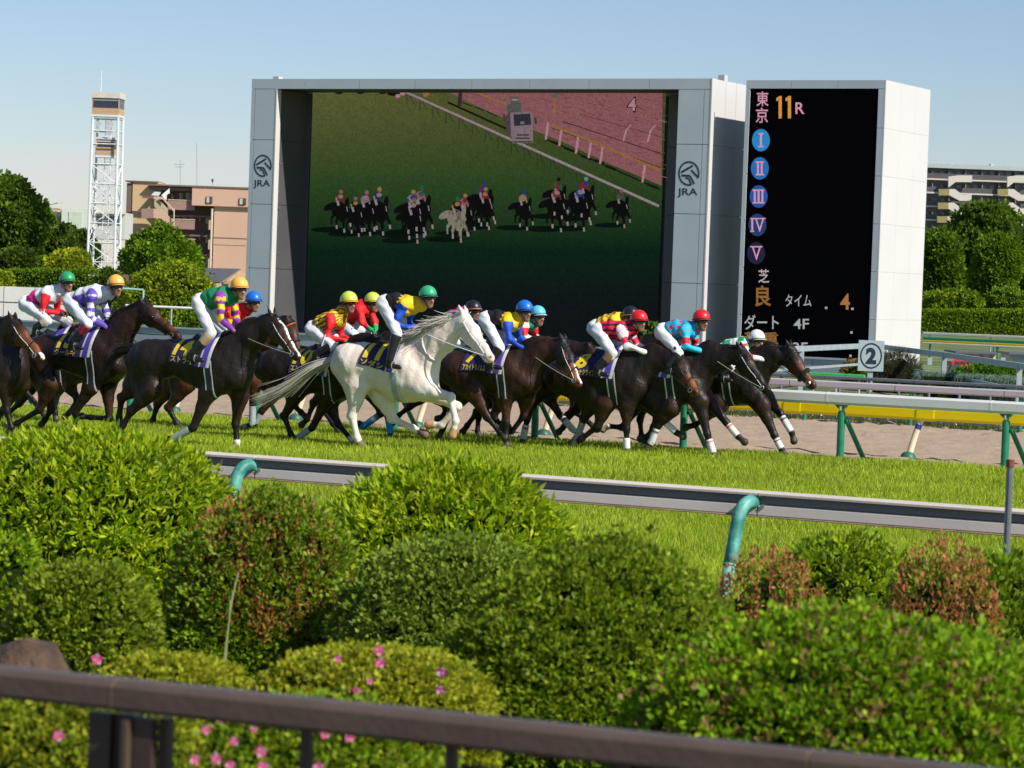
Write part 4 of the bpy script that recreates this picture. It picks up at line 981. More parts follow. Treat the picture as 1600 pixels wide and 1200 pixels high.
# pink flowers
M_pet = mat('azalea_petals', attr=True, rough=.5, var=.1, transl=.35)
def flower(px, py, Y, r, c=(.75, .12, .28)):
    q = atY(px, py, Y); t = tag(bpy.data.objects.new('azalea_flower', None), None)
    b = MB(); ph = rng.uniform(0, 6)
    for k in range(9):
        an = ph + k * 2 * math.pi / 5 + (k > 4) * .6; rr = r * (1 if k < 5 else .6)
        u = V(math.cos(an), -.25, math.sin(an)); s_ = V(-math.sin(an), 0, math.cos(an))
        b.add([V(0, -.002 * (k > 4), 0), u * rr * .55 + s_ * rr * .42, u * rr, u * rr * .55 - s_ * rr * .42], [(0, 1, 2, 3)], tuple(np.array(c) * rng.uniform(.7, 1.25)) if k % 3 else (.8, .42, .52))
    bpy.data.objects.remove(t)
    o = obj('azalea_flower', b, M_pet, None, loc=(q[0], q[1], q[2])); return o
fl = [(152, 1030, 'pink flower at the top left end of the clipped azalea'), (556, 1083, 'big pink flower just above the handrail'), (592, 1016, 'pink flower at the top edge of the azalea left of centre'), (594, 1035, 'pink flower just under the one on the azalea top'), (528, 1029, 'small pale pink flower on the left slope of the azalea'), (578, 1064, 'tiny pink bud on the azalea above the handrail'),
      (345, 1123, 'pink flower highest in the cluster below the handrail'), (378, 1124, 'pink flower right of the highest one below the handrail'), (322, 1140, 'pink flower at the left of the cluster below the handrail'), (397, 1139, 'small pink flower under the handrail cluster'), (366, 1158, 'pale pink flower in the middle of the cluster'), (408, 1174, 'large pink flower at the right of the cluster'), (338, 1185, 'pink flower low in the cluster'), (305, 1187, 'pink flower at the lower left of the cluster'), (508, 1146, 'pink flower just right of the thin baluster'), (547, 1151, 'pink flower at the right of the thin baluster'), (360, 1196, 'pink flower at the bottom edge of the picture'), (412, 1197, 'pink flower at the bottom edge under the large one'), (498, 1199, 'pale flower at the bottom edge below the baluster'), (92, 1149, 'single pink flower at the lower left below the handrail'), (690, 1050, 'purple flower in the deep shade of the olive shrub'), (688, 1078, 'lower purple flower in the deep shade of the olive shrub')]
for (x, y, lb_) in fl:
    Yf = 8.1 if y < 1095 and x < 620 else (7.6 if x > 620 else 6.05)
    o = flower(x, y, Yf, .0135 * rng.uniform(.85, 1.15) * (1.25 if 'arge' in lb_ or 'big' in lb_ else .7 if ('tiny' in lb_ or 'small' in lb_) else 1) * Yf / 6.5, (.42, .05, .30) if x > 620 else (.78, .10, .27)); tag(o, lb_, 'flower', 'pink azalea flowers')
# tall thin grass stalks and the brown rock
q = atY(345, 1020, 10.4); t = thing('grass_stalk', V(q[0], q[1], float(bank_z(q[0], 10.4))), 'tall thin pale grass stalks rising in front of the reddish shrub', 'plant')
for k in range(4):
    tp_ = atY(372 - k * 4, 895 + k * 14, 10.4) - V(q[0], q[1], bank_z(q[0], 10.4)); b0 = V(.005 * k, 0, 0)
    obj('stalk', MB().tube(bez(b0, V(b0[0], 0, tp_[2] * .6), tp_, 8), [.003] * 6 + [.002, .004], 5), mat('stalk_green', (.24, .30, .10), .6), t)
q = atY(40, 1060, 9.3); rk = V(q[0], q[1], float(bank_z(q[0], 9.3)))
U = []
nu, nv = 30, 16
for j in range(nv + 1):
    for i in range(nu): ph = math.pi * j / nv; th = 2 * math.pi * i / nu; U.append((math.sin(ph) * math.cos(th), math.sin(ph) * math.sin(th), math.cos(ph)))
U = np.array(U); rt = atY(40, 1003, 9.3)[2] - rk[2]
r = superr(U, 2.15, np.array([.20, .18, rt])) * (1 + .05 * lump(U, 4, 1.) + .02 * lump(U, 13, 2.))
idx = np.arange(len(U)).reshape(nv + 1, nu)
o = obj('garden_rock', mkmesh('garden_rock', U * r[:, None], np.stack([idx[:-1], np.roll(idx[:-1], -1, 1), np.roll(idx[1:], -1, 1), idx[1:]], -1).reshape(-1, 4)[:, ::-1], smooth=True), mat('rock_brown', (.060, .036, .024), .9, var=.35, scale=9, color2=(.10, .06, .035), bump=1, bscale=30), None, loc=rk)
tag(o, 'brown rounded garden rock at the left edge behind the handrail', 'rock')

# ---------------------------------------------------------------- handrail in the foreground
M_hr = mat('handrail_brown', (.105, .074, .055), .42, .1, var=.15, scale=8, bump=.08, bscale=60)
HR0 = atY(0, 1040, 5.0); zh = HR0[2]; HB = V(HR0[0], HR0[1], 0)
_e = gnd(1350, 1180, zh); T_ = V(_e[0] - HB[0], _e[1] - HB[1], 0); T_ /= np.linalg.norm(T_); A_ = V(-T_[1], T_[0], 0)
hd = thing('handrail', V(HB[0], HB[1], zh), 'dark brown metal handrail running across the bottom of the picture, out of focus', 'handrail')
wd = .062; th = .052
pr_h = [(-.031, -.012), (-.024, -.003), (-.012, 0), (.012, 0), (.024, -.003), (.031, -.012), (.031, -.045), (.026, -th), (-.026, -th), (-.031, -.045)]
js = [float(np.dot(pln(px_, 1100, HR0, A_) - HR0, T_)) for px_ in (190, 1275)]
cuts = [js[0] - 1.6, js[0], js[1], js[1] + 1.3]
for a, b_ in zip(cuts[:-1], cuts[1:]): obj('rail_tube', MB().prism(pr_h, T_ * (a + .0015), A_, ZZ, T_, b_ - a - .003), M_hr, hd)
for a in js: obj('joint_ring', MB().prism([(u * 1.03, v * 1.02 + .0005) for u, v in pr_h], T_ * (a - .004), A_, ZZ, T_, .003), mat('joint_tan', (.16, .11, .075), .5), hd)
def sx_(px): P = pln(px, 1120, HR0, A_); return float(np.dot(P - HR0, T_))
M_pst = mat('handrail_post_brown', (.075, .050, .040), .45, .3, var=.12, scale=8)
for (x0, x1, dd, dz) in ((143, 178, .0, 0), (178, 214, .012, 0), (216, 246, -.006, 0), (246, 262, .014, 0)):
    a, b_ = sx_(x0), sx_(x1)
    obj('post_plate', MB().box(T_ * (a + b_) / 2 + A_ * dd + ZZ * (-th - .53), (b_ - a - .001, .02, 1.04), (T_, A_, ZZ)), M_pst, hd)
obj('post_edge', MB().box(T_ * (sx_(210)) - A_ * .022 + ZZ * (-th - .53), (.010, .022, 1.03), (T_, A_, ZZ)), mat('handrail_post_light', (.11, .08, .055), .4, .3), hd)
for x in (481, 708, 975, 1330, 1600):
    obj('baluster', MB().box(T_ * sx_(x) + ZZ * (-th - .5), (.017, .017, 1.0), (T_, A_, ZZ)), M_pst, hd)
obj('shade_panel', MB().box(T_ * (sx_(720) + sx_(966)) / 2 + ZZ * (-th - .52), (sx_(966) - sx_(720) - .01, .006, .98), (T_, A_, ZZ)), mat('shade_black', (.012, .009, .009), .6, var=.2), hd)  # black sheet standing in for the shadow below the rail

# ---------------------------------------------------------------- infield planting and trees
def tree(label, x0, x1, yt, yb, Y, cols, n=1500, per=7, L=.45, W=.17, p=2.2, lumpk=4.5, lumpa=.12, clr=.35, inward=.22, dep=.9, cat='tree', group='trees beyond the course', name='tree', f=.78, low=.0, M=None):
    a = atY(x0, yb, Y)[0]; c = atY(x1, yb, Y)[0]; top = atY((x0 + x1) / 2, yt, Y)[2]; bot = max(atY((x0 + x1) / 2, yb, Y)[2], low)
    cx = (a + c) / 2; rx = (c - a) / 2; rz = (top - bot) / 2; cz = (top + bot) / 2
    t = thing(name, V(cx, Y, 0), label, cat, group); seed = rng.uniform(0, 6); Rr = np.array([rx, rx * dep, rz])
    nbl = 13; Ps = []; Ds = []; Cs = []; vi = []; fi = []; nofs = 0
    for q in range(nbl):
        u = unit(rng.normal(0, 1, 3)) if q else V(0, 0, 0); u[1] = -abs(u[1]) * .8
        sc_ = .74 if q == 0 else rng.uniform(.36, .52); c0 = u * (1 - sc_ * .9) * Rr * 1.02; R1 = Rr * sc_ * rng.uniform(.85, 1.15, 3); sd2 = rng.uniform(0, 6)
        P, D, C = crown(int(n * (sc_ ** 2) * .50), per, R1 * .96, 2.1, lumpk, lumpa, sd2, clr, L, W, cols, zmin=-.75, inward=inward, up=.25, front=V(0, -1, 0))
        Ps.append(P + c0); Ds.append(D); Cs.append(C * rng.uniform(.85, 1.12))
        nu, nv = 16, 9; U = np.array([(math.sin(math.pi * j / nv) * math.cos(2 * math.pi * i / nu), math.sin(math.pi * j / nv) * math.sin(2 * math.pi * i / nu), math.cos(math.pi * j / nv)) for j in range(nv + 1) for i in range(nu)])
        r = superr(U, 2.1, R1) * (1 + lumpa * lump(U, lumpk, sd2)) * f; idx = np.arange(len(U)).reshape(nv + 1, nu) + nofs; nofs += len(U)
        vi.append(U * r[:, None] + c0); fi.append(np.stack([idx[:-1], np.roll(idx[:-1], -1, 1), np.roll(idx[1:], -1, 1), idx[1:]], -1).reshape(-1, 4)[:, ::-1])
    P = np.concatenate(Ps); D = np.concatenate(Ds); C = np.concatenate(Cs); P[:, 2] += cz
    o = obj('crown', leafmesh('crown', P, D, L, W, C), M or M_leafm, t); o['kind'] = 'stuff'
    Uc = np.concatenate(vi); Uc[:, 2] += cz
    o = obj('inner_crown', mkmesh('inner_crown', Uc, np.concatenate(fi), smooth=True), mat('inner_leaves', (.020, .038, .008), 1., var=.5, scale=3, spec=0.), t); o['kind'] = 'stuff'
    b = MB(); b.tube([V(0, 0, -.1), V(.05, 0, cz * .5), V(0, 0, cz)], [rx * .09 + .05, rx * .07 + .04, rx * .04 + .02], 8); obj('trunk', b, M_bark, t)
    b = MB()
    for k in range(6):
        an = k * 1.05; e = V(math.cos(an) * rx * .6, math.sin(an) * rx * .5, cz + rz * .25 * math.sin(k * 2.)); b.tube([V(0, 0, cz * .7), (V(0, 0, cz * .7) + e) / 2 + V(0, 0, .2), e], [.09, .06, .03], 5)
    obj('limb', b, M_bark, t)
    return t
D1 = [(.11, .19, .018), (.08, .15, .014), (.15, .23, .02), (.06, .11, .012)]
D2 = [(.07, .12, .014), (.05, .09, .012), (.10, .15, .02)]
D3 = [(.15, .26, .014), (.11, .20, .012), (.20, .31, .02), (.08, .15, .010)]
YG = [(.32, .36, .02), (.24, .30, .02), (.38, .40, .03), (.16, .22, .02)]
tree('tall spreading tree at the left edge', -70, 82, 280, 430, 205, D1, n=1900, L=.36, W=.14, lumpa=.2, lumpk=3.4)
tree('dark tree between the tall left tree and the lattice tower', 52, 148, 358, 440, 215, D2, n=1200, L=.36, W=.14)
tree('dark green tree low at the left edge', -40, 70, 395, 440, 200, D2, n=900, L=.34)
tree('yellowish green shrub tree beside the tower foot', 72, 144, 393, 462, 150, YG, n=1100, L=.24, W=.09, clr=.2)
tree('round dense green tree right of the tower', 176, 312, 348, 470, 190, D3, n=2600, L=.30, W=.11, lumpa=.08, lumpk=6, clr=.25)
tree('dark little tree behind the tower foot', 140, 200, 425, 475, 160, D2, n=700, L=.22, W=.09, clr=.2)
for k in range(6):
    pass
tree('tree filling the right side in front of the grey apartments', 1462, 1600, 318, 480, 214, D1, n=2400, L=.38, W=.14, lumpa=.2, lumpk=3.6)
tree('rounded tree close to the white board at the right', 1425, 1506, 352, 480, 205, D3 + D1, n=1500, L=.34, W=.13)
tree('columnar dense tree in the right group', 1518, 1592, 362, 482, 200, D3, n=1700, L=.30, W=.12, p=2.6)
tree('tree cut by the right edge', 1570, 1680, 350, 480, 208, D1, n=1500, L=.36, W=.14)
tree('broad dark tree filling the back of the right hand group', 1430, 1660, 385, 500, 226, D2, n=2600, L=.36, W=.14, lumpa=.15)
tree('small lighter bush below the right hand trees', 1440, 1535, 448, 500, 198, D3 + YG[:1], n=900, L=.26, W=.1, clr=.2)
tree('small bush at the foot of the columnar tree', 1535, 1640, 452, 500, 198, D3 + YG[3:], n=900, L=.26, W=.1, clr=.2)
def hedge(label, x0, x1, yt, Y, dep, cols, n, L, W, zb=0., yaw_=0., name='hedge', top_rough=.04):
    a = atY(x0, yt, Y); c = atY(x1, yt, Y); h = (a[2] + c[2]) / 2; Lx = c[0] - a[0]
    t = thing(name, V((a[0] + c[0]) / 2, Y, 0), label, 'hedge', None)
    m1 = int(n * .6); P1 = np.stack([rng.uniform(-Lx / 2, Lx / 2, m1), np.full(m1, -dep / 2) + rng.normal(0, .06, m1), rng.uniform(zb, h, m1)], 1)
    m2 = n - m1; P2_ = np.stack([rng.uniform(-Lx / 2, Lx / 2, m2), rng.uniform(-dep / 2, dep / 2, m2), np.full(m2, h) + rng.normal(0, top_rough, m2)], 1)
    m3 = 60; P = np.concatenate([P1, P2_]); tilt = (c[2] - a[2]) / Lx
    P[:, 2] += (P[:, 0]) * tilt * (P[:, 2] / h)
    D = rng.normal(0, .8, P.shape) + np.concatenate([np.tile(V(0, -1, .35), (m1, 1)), np.tile(V(0, -.2, 1), (m2, 1))])
    o = obj('foliage', leafmesh('foliage', P, D, L, W, colpick(cols, len(P))), M_leafm, t); o['kind'] = 'stuff'
    obj('shade_core', MB().box(V(0, .05, (h - .1) / 2), (Lx - .1, dep - .15, h - .12 - abs(tilt) * Lx / 2)), M_core, t)
    return t
hedge('long clipped hedge in front of the trees at the far right', 1432, 1640, 486, 192, 1.5, D3 + G2, 9000, .16, .07)
hedge('dark clipped hedge at the far left behind the white barrier', 10, 150, 424, 125, 1.2, D1 + D3, 6000, .12, .05)
tree('bright yellow green shrub at the very left edge', -30, 22, 422, 500, 124, YG + G1, n=500, L=.16, W=.06, clr=.15, name='shrub', cat='shrub')
YH = [(.26, .34, .015), (.20, .28, .015), (.33, .38, .02), (.13, .19, .012)]
bush('wide clipped bright green shrub behind the orange capped rider', 176, 350, 412, 560, 104, YH, L=.13, W=.05, n=3600, per=5, clr=.10, p=2.3, group='infield shrubs', dep=.5, lumpa=.05, M=M_leafm)
bush('darker green shrub between the white handrail and the screen building', 262, 372, 482, 575, 97, D3 + YH[:1], L=.12, W=.05, n=1600, per=5, clr=.10, group='infield shrubs', dep=.5, M=M_leafm)
bush('bright round shrub between the two red capped riders', 1000, 1046, 500, 560, 88, [(.14, .26, .02), (.10, .21, .015), (.2, .32, .03)], L=.09, W=.03, n=700, per=6, clr=.08, group='infield shrubs', M=M_leafm)
bush('dark rounded ornamental grass mound right of the number sign', 1362, 1436, 549, 640, 72, [(.05, .06, .03), (.07, .075, .035), (.035, .045, .025), (.10, .09, .05)], L=.26, W=.006, n=1500, per=5, clr=.03, up=.5, group='infield shrubs', M=M_leafm, name='grass_mound')
bush('low bright green shrub row by the red car', 1478, 1640, 568, 640, 78, [(.10, .22, .02), (.14, .27, .03), (.07, .15, .015)], L=.10, W=.035, n=1500, per=6, clr=.06, dep=.3, group='infield shrubs', M=M_leafm)
bush('flowering planter with small red flowers left of the number sign', 1313, 1352, 560, 620, 76, D1 + RED[:2], L=.08, W=.03, n=420, per=6, clr=.05, group='infield shrubs', M=M_leafm)
# bluish arching ornamental grass row
q0 = atY(1436, 577, 66); q1 = atY(1610, 586, 63); n = 11000
t = thing('grass_row', V((q0[0] + q1[0]) / 2, 65, 0), 'row of bluish green arching grass behind the rails at the right', 'grass row')
u = rng.random(n); P = np.stack([(q1[0] - q0[0]) * (u - .5), rng.normal(0, .15, n) + (q1[1] - q0[1]) * (u - .5), rng.uniform(.15, 1, n) ** .6 * (q0[2] + (q1[2] - q0[2]) * u - .02)], 1)
o = obj('blades', leafmesh('blades', P, np.stack([rng.normal(0, .35, n), rng.normal(-.2, .3, n), -np.abs(rng.normal(.8, .4, n))], 1), .22, .007, colpick([(.13, .20, .15), (.18, .26, .20), (.08, .14, .10), (.24, .32, .26)], n)), M_leafm, t); o['kind'] = 'stuff'
obj('shade_core', MB().box(V(0, .12, .28), (abs(q1[0] - q0[0]), .1, .56)), M_core, t)
# ================================================================ bodies grown as one smooth skin from distance fields
def sdf_eval(prims, P):
    out = np.empty((len(prims), len(P)), np.float32)
    for i, pr in enumerate(prims): out[i] = prim_d(pr, P)[0]
    return out
def prim_d(pr, P):
    a, b, ra, rb, sq = pr[:5]
    q = P - a
    if sq != 1: q = q * np.array([1, 1 / sq, 1])
    ba = b - a
    if sq != 1: ba = ba * np.array([1, 1 / sq, 1])
    L2 = float(ba @ ba)
    h = np.clip((q @ ba) / L2, 0, 1) if L2 > 1e-9 else np.zeros(q.shape[:-1])
    d = np.sqrt(((q - h[..., None] * ba) ** 2).sum(-1)) - (ra + (rb - ra) * h)
    return d * min(1, sq), h
def smin_all(prims, P, k):
    d = None
    for pr in prims:
        e = prim_d(pr, P)[0]
        if d is None: d = e
        else:
            kk = pr[6] if len(pr) > 6 else k
            h = np.maximum(kk - np.abs(d - e), 0) / kk; d = np.minimum(d, e) - h * h * kk * .25
    return d
def grow(prims, vox, k, wrinkle=None):
    lo = np.min([np.minimum(p[0], p[1]) - max(p[2], p[3]) * max(1, p[4]) for p in prims], 0) - .06
    hi = np.max([np.maximum(p[0], p[1]) + max(p[2], p[3]) * max(1, p[4]) for p in prims], 0) + .06
    n = np.ceil((hi - lo) / vox).astype(int) + 1
    ax = [lo[i] + vox * np.arange(n[i]) for i in range(3)]
    D = np.full(n, .4, np.float32)
    for pr in prims:
        kk = pr[6] if len(pr) > 6 else k
        r = max(pr[2], pr[3]); m_ = kk + .03
        l = np.minimum(pr[0], pr[1]) - r * np.array([1, max(1, pr[4]), 1]) - m_; h_ = np.maximum(pr[0], pr[1]) + r * np.array([1, max(1, pr[4]), 1]) + m_
        i0 = np.clip(np.floor((l - lo) / vox).astype(int), 0, n); i1 = np.clip(np.ceil((h_ - lo) / vox).astype(int) + 1, 0, n)
        if (i1 <= i0).any(): continue
        G = np.stack(np.meshgrid(*[ax[j][i0[j]:i1[j]] for j in range(3)], indexing='ij'), -1)
        e = prim_d(pr, G)[0]; sl_ = tuple(slice(i0[j], i1[j]) for j in range(3)); d = D[sl_]
        hh = np.maximum(kk - np.abs(d - e), 0) / kk; D[sl_] = np.minimum(d, e) - hh * hh * kk * .25
    if wrinkle is not None:
        m_ = np.abs(D) < .05; I = np.argwhere(m_); D[m_] += wrinkle(lo + I * vox).astype(np.float32)
    g = vdb.FloatGrid(3 * vox); g.copyFromArray(np.clip(D, -3 * vox, 3 * vox).astype(np.float32)); g.transform = vdb.createLinearTransform(voxelSize=vox)
    p, q = g.convertToQuads(isovalue=0.0)
    return p.astype(float) + lo, q.astype(np.int32)[:, ::1]
def owner(prims, P):
    D = sdf_eval(prims, P); i = D.argmin(0)
    h = np.zeros(len(P))
    for j in range(len(prims)):
        m_ = i == j
        if m_.any(): h[m_] = prim_d(prims[j], P[m_])[1]
    return np.array([prims[j][5] for j in i]), h, D

HA = math.radians(24)                              # heading of the field: to the right and toward the stand
HD = V(math.cos(HA), -math.sin(HA), 0); HL = V(math.sin(HA), math.cos(HA), 0)
def frame(g):
    O = gnd(*g)
    def L(px, py, y=0.):
        P = pln(px, py, O + HL * y, HL) - O
        return V(float(P @ HD), y, float(P[2]))
    return O, L
M_coat = mat('horse_coat', attr=True, rough=.46, var=.35, scale=6, bump=.45, bscale=26, spec=.28)
M_coatw = mat('horse_coat_white', attr=True, rough=.6, var=.10, scale=5, bump=.45, bscale=18, spec=.25)
M_hairD = mat('hair_black', (.006, .005, .005), .45, var=.3, scale=8)
M_hairW = mat('hair_white', (.70, .66, .58), .55, var=.1, scale=8, transl=.15)
M_cloth = mat('saddle_cloth', attr=True, rough=.75, var=.12, scale=9, bump=.2, bscale=30)
M_strap = mat('strap_black', (.012, .011, .011), .4, var=.3)
M_strapw = mat('strap_white', (.62, .64, .66), .5, var=.08)
M_ring = mat('bit_steel', (.6, .6, .6), .2, .95)
M_wrap = mat('leg_wrap', attr=True, rough=.8, var=.06, scale=20, bump=.2, bscale=60)
M_yn = mat('number_yellow', (.72, .55, .02), .7, var=.06, scale=9)
M_sad = mat('saddle_black', (.012, .012, .014), .4, var=.2)
NAVY = (.020, .012, .085); PURP = (.085, .055, .42); WHT = (.70, .70, .70)

def strands(root, dirs, lens, r0, curl=.1, n=5):
    """many tapered hairs: root (m,3), control offsets"""
    m_ = len(root); Vv = []; Fs = []
    t = np.linspace(0, 1, n)
    ang = rng.uniform(0, 6.28, m_)
    for i in range(m_):
        c = root[i] + dirs[i] * (t[:, None] * lens[i]) + V(0, 0, -1) * (t[:, None] ** 2) * lens[i] * curl * rng.uniform(.6, 1.4)
        c = c + np.outer(np.sin(t * 5 + ang[i]) * t * .03, V(math.cos(ang[i]), .4, math.sin(ang[i])))
        w_ = r0 * (1 - t * .85) * rng.uniform(.7, 1.3)
        a = ang[i]; S = unit(np.cross(dirs[i], V(math.cos(a), math.sin(a), .5)))[None, :]; S2 = unit(np.cross(dirs[i], S[0]))[None, :]
        for k in range(3): Vv.append(c + (S * math.cos(k * 2.094) + S2 * math.sin(k * 2.094)) * w_[:, None])
    Vv = np.array(Vv).reshape(m_, 3, n, 3)
    base = (np.arange(m_) * 3 * n)[:, None, None]
    q = []
    for k in range(3):
        for j in range(n - 1):
            q.append(np.stack([np.full(m_, 0) + k * n + j, np.full(m_, 0) + ((k + 1) % 3) * n + j, np.full(m_, 0) + ((k + 1) % 3) * n + j + 1, np.full(m_, 0) + k * n + j + 1], 1) + (np.arange(m_) * 3 * n)[:, None])
    return Vv.reshape(-1, 3), np.concatenate(q)

def build_horse(d):
    O, L = frame(d['g']); k = d.get('k', 1.)
    cr, wi = L(*d['cr']), L(*d['wi']); P, N = L(*d['poll'], y=d.get('hy', -.03)), L(*d['nose'], y=d.get('ny', -.16))
    ux = (wi[0] - cr[0])
    white = d.get('white'); pr = []; hs = d.get('hs', 1.26 if white else 1.16); lg = d.get('lg', 1.25 if white else 1.12)
    def top(u): return cr[2] + (wi[2] - cr[2]) * u
    def C(a, b, ra, rb, sq=1., lab='body', kk=None):
        g_ = hs if lab in ('head', 'nose', 'ear') else (lg if lab[-1:] in '1234' and lab[:2] in ('RH', 'LH', 'RF', 'LF') else 1)
        t = (np.asarray(a, float), np.asarray(b, float), ra * k * g_, rb * k * g_, sq, lab)
        pr.append(t + ((kk,) if kk else ()))
    r_ = k / ux; st = [(-.19 * r_, .20, .12, .10), (-.13 * r_, .25, .20, .17), (-.03, .285, .265, .235), (.16, .28, .258, .235), (.40, .275, .242, .225), (.65, .325, .30, .235), (.90, .36, .345, .228), (1 + .07 * r_, .385, .34, .215), (1 + .18 * r_, .41, .26, .18), (1 + .25 * r_, .44, .17, .13)]
    for (u0, c0, r0, w0), (u1, c1, r1, w1) in zip(st[:-1], st[1:]):
        C((cr[0] + ux * u0, 0, top(max(u0, 0)) - c0 * k), (cr[0] + ux * u1, 0, top(min(u1, 1)) - c1 * k), r0, r1, (w0 / r0 + w1 / r1) / 2)
    ntorso = len(pr)
    # neck
    d_ = unit(N - P); e_ = unit(np.cross(V(0, 1, 0), d_)); 
    if e_[2] > 0 and abs(e_[2]) > abs(e_[0]) * .2: e_ = -e_
    if e_[0] > 0: e_ = -e_                              # toward the jaw: back and down
    hl = np.linalg.norm(N - P)
    B = V(wi[0] + .10 * k, 0, wi[2] - .29 * k); Pn = P + d_ * hl * .06 + e_ * .115 + V(-.03, 0, 0)
    nn_ = np.cross(unit(P - wi), V(0, 1, 0)); nn_ = nn_ if nn_[2] < 0 else -nn_
    M_ = (wi + P) / 2 + nn_ * .125 * k + np.array(d.get('nk', (0, 0, 0)))
    nr = .195 if white else .182; C(B, M_, .285, nr, .54, 'neck', .15); C(M_, Pn, nr, .130, .55, 'neck', .10)
    C((wi[0] - .03, 0, wi[2] - .12), M_ - nn_ * .05, .12, .12, .45, 'neck')
    # head
    def Hp(a, b, y=0): return P + d_ * hl * a + e_ * b * k * hs + V(0, y * hs, 0)
    C(Hp(.07, .07), Hp(.34, .075), .080, .088, .80, 'head', .04); C(Hp(.34, .072), Hp(.70, .062), .078, .050, .82, 'head', .04); C(Hp(.70, .060), Hp(.93, .060), .048, .052, .85, 'nose', .03)
    C(Hp(.16, .155), Hp(.36, .155), .072, .062, .62, 'head', .04); C(Hp(.36, .15), Hp(.80, .105), .050, .030, .62, 'head', .03); C(Hp(.86, .105), Hp(.93, .10), .030, .026, 1, 'nose', .02)
    for s in (-1, 1): C(Hp(.33, .065, s * .052), Hp(.40, .07, s * .050), .028, .024, 1, 'head', .03)
    ed = unit(V(-.25, 0, 1) - d_ * .25)
    for s in (-1, 1):
        e0 = Hp(.02, .04, s * .045); C(e0, e0 + unit(ed + V(0, s * .28, 0)) * .07, .026, .024, .8, 'ear', .015); C(e0 + unit(ed + V(0, s * .28, 0)) * .07, e0 + unit(ed + V(.0, s * .28, 0)) * .145, .024, .006, .7, 'ear', .01)
    # haunch and shoulder masses
    legs = {}
    for key, s in (('RH', -1), ('LH', 1)):
        J = [L(*q, y=s * .13) for q in d[key]]; legs[key] = J
        hipc = V(cr[0] - .02 * k, s * .12, cr[2] - .27 * k)
        C(hipc, J[0] + V(-.03, -s * .01, .03), .19, .135, .75, key + '0'); C(V(cr[0] - ux * .22, s * .10, cr[2] - .33 * k), (J[0] + J[1]) / 2 + V(-.05, 0, .10), .13, .075, .8, key + '0')
        m1 = J[0] + (J[1] - J[0]) * .45; C(J[0], m1, .125, .082, .85, key + '1'); C(m1, J[1], .082, .052, .9, key + '1', .04)
        hk = unit((J[1] - J[0]) / np.linalg.norm(J[1] - J[0]) - (J[2] - J[1]) / np.linalg.norm(J[2] - J[1])); C(J[1], J[1] + hk * .035 + V(-.01, 0, .01), .046, .030, 1, key + '1', .03)
        C(J[1], J[1] + (J[2] - J[1]) * .35, .048, .034, 1, key + '2', .03); C(J[1] + (J[2] - J[1]) * .35, J[2], .034, .036, 1, key + '2', .02); C(J[2], J[2] + V(0, 0, 0.0005), .042, .042, 1, key + '3', .02)
        a = J[2] + (J[3] - J[2]) * .55; C(J[2], a, .036, .036, 1, key + '3', .02); C(a, J[3] - unit(J[3] - J[2]) * .02, .040, .053, 1, key + '4', .01)
    for key, s in (('RF', -1), ('LF', 1)):
        J = [L(*q, y=s * .125) for q in d[key]]; legs[key] = J
        sh = V(wi[0] + .02 * k, s * .12, wi[2] - .26 * k); ps = V(wi[0] + .26 * k, s * .115, wi[2] - .50 * k)
        C(sh, ps, .13, .125, .72, key + '0'); C(ps, J[0], .125, .095, .85, key + '0'); C(sh + V(-.08 * k, 0, -.12), J[0], .12, .09, .7, key + '0')
        m1 = J[0] + (J[1] - J[0]) * .4; C(J[0], m1, .092, .070, .85, key + '1'); C(m1, J[1], .068, .046, .9, key + '1', .04)
        C(J[1], J[1] + (J[2] - J[1]) * .08, .050, .044, 1, key + '2', .02); C(J[1] + (J[2] - J[1]) * .12, J[2], .036, .034, 1, key + '2', .03); C(J[2], J[2] + V(0, 0, .0005), .040, .040, 1, key + '3', .02)
        a = J[2] + (J[3] - J[2]) * .55; C(J[2], a, .034, .034, 1, key + '3', .02); C(a, J[3] - unit(J[3] - J[2]) * .02, .038, .051, 1, key + '4', .01)
    far = d.get('far'); vox = .026 if far else .0185
    seed = rng.uniform(0, 6, 6)
    def musc(q): 
        lowz = np.clip((q[:, 2] - .55) * 3, 0, 1)
        return lowz * (.009 * np.sin(q[:, 0] * 17 + seed[0] + q[:, 2] * 5 + 1.6 * np.sin(q[:, 2] * 6 + seed[4])) * np.sin(q[:, 2] * 6.5 + seed[1] - q[:, 0] * 3) + .0035 * np.sin(q[:, 0] * 40 + 9 * q[:, 2] + seed[2]) * np.sin(q[:, 2] * 15 - q[:, 0] * 11 + seed[3]))
    Pv, Q = grow(pr, vox, .075, musc)
    lab, h, DD = owner(pr, Pv)
    base = np.array(d.get('coat', (.0085, .0062, .0052))); tan = np.array(d.get('tan', (.040, .018, .010))); blk = np.array((.007, .006, .006))
    col = np.tile(base, (len(Pv), 1))
    if white:
        pink = np.array((.72, .50, .43)); base = np.array((.74, .68, .61)); col = np.tile(base, (len(Pv), 1))
        t = np.clip((Pv[:, 2] - 1.0) * 2, 0, 1)[:, None] * .0
        nn = (np.sin(Pv[:, 0] * 9 + Pv[:, 2] * 6) * np.sin(Pv[:, 2] * 11 - Pv[:, 0] * 4) * .5 + .5)[:, None] * .35
        col = col * (1 - nn) + pink * nn; neckm = np.isin(lab, ['neck', 'RF0', 'LF0']); col[neckm] = col[neckm] * .72 + np.array((.74, .56, .48)) * .28
        m_ = lab == 'nose'; col[m_] = .35 * base + .65 * pink
        for q in legs: m_ = lab == q + '4'; col[m_] = (.42, .24, .11) if q[1] == 'F' else (.16, .11, .085)
    else:
        # tan lights on flank folds, forearms and muzzle; black points
        f = (np.sin(Pv[:, 0] * 6 + seed[2]) * np.sin(Pv[:, 2] * 8 + seed[3]) * .5 + .5)[:, None]
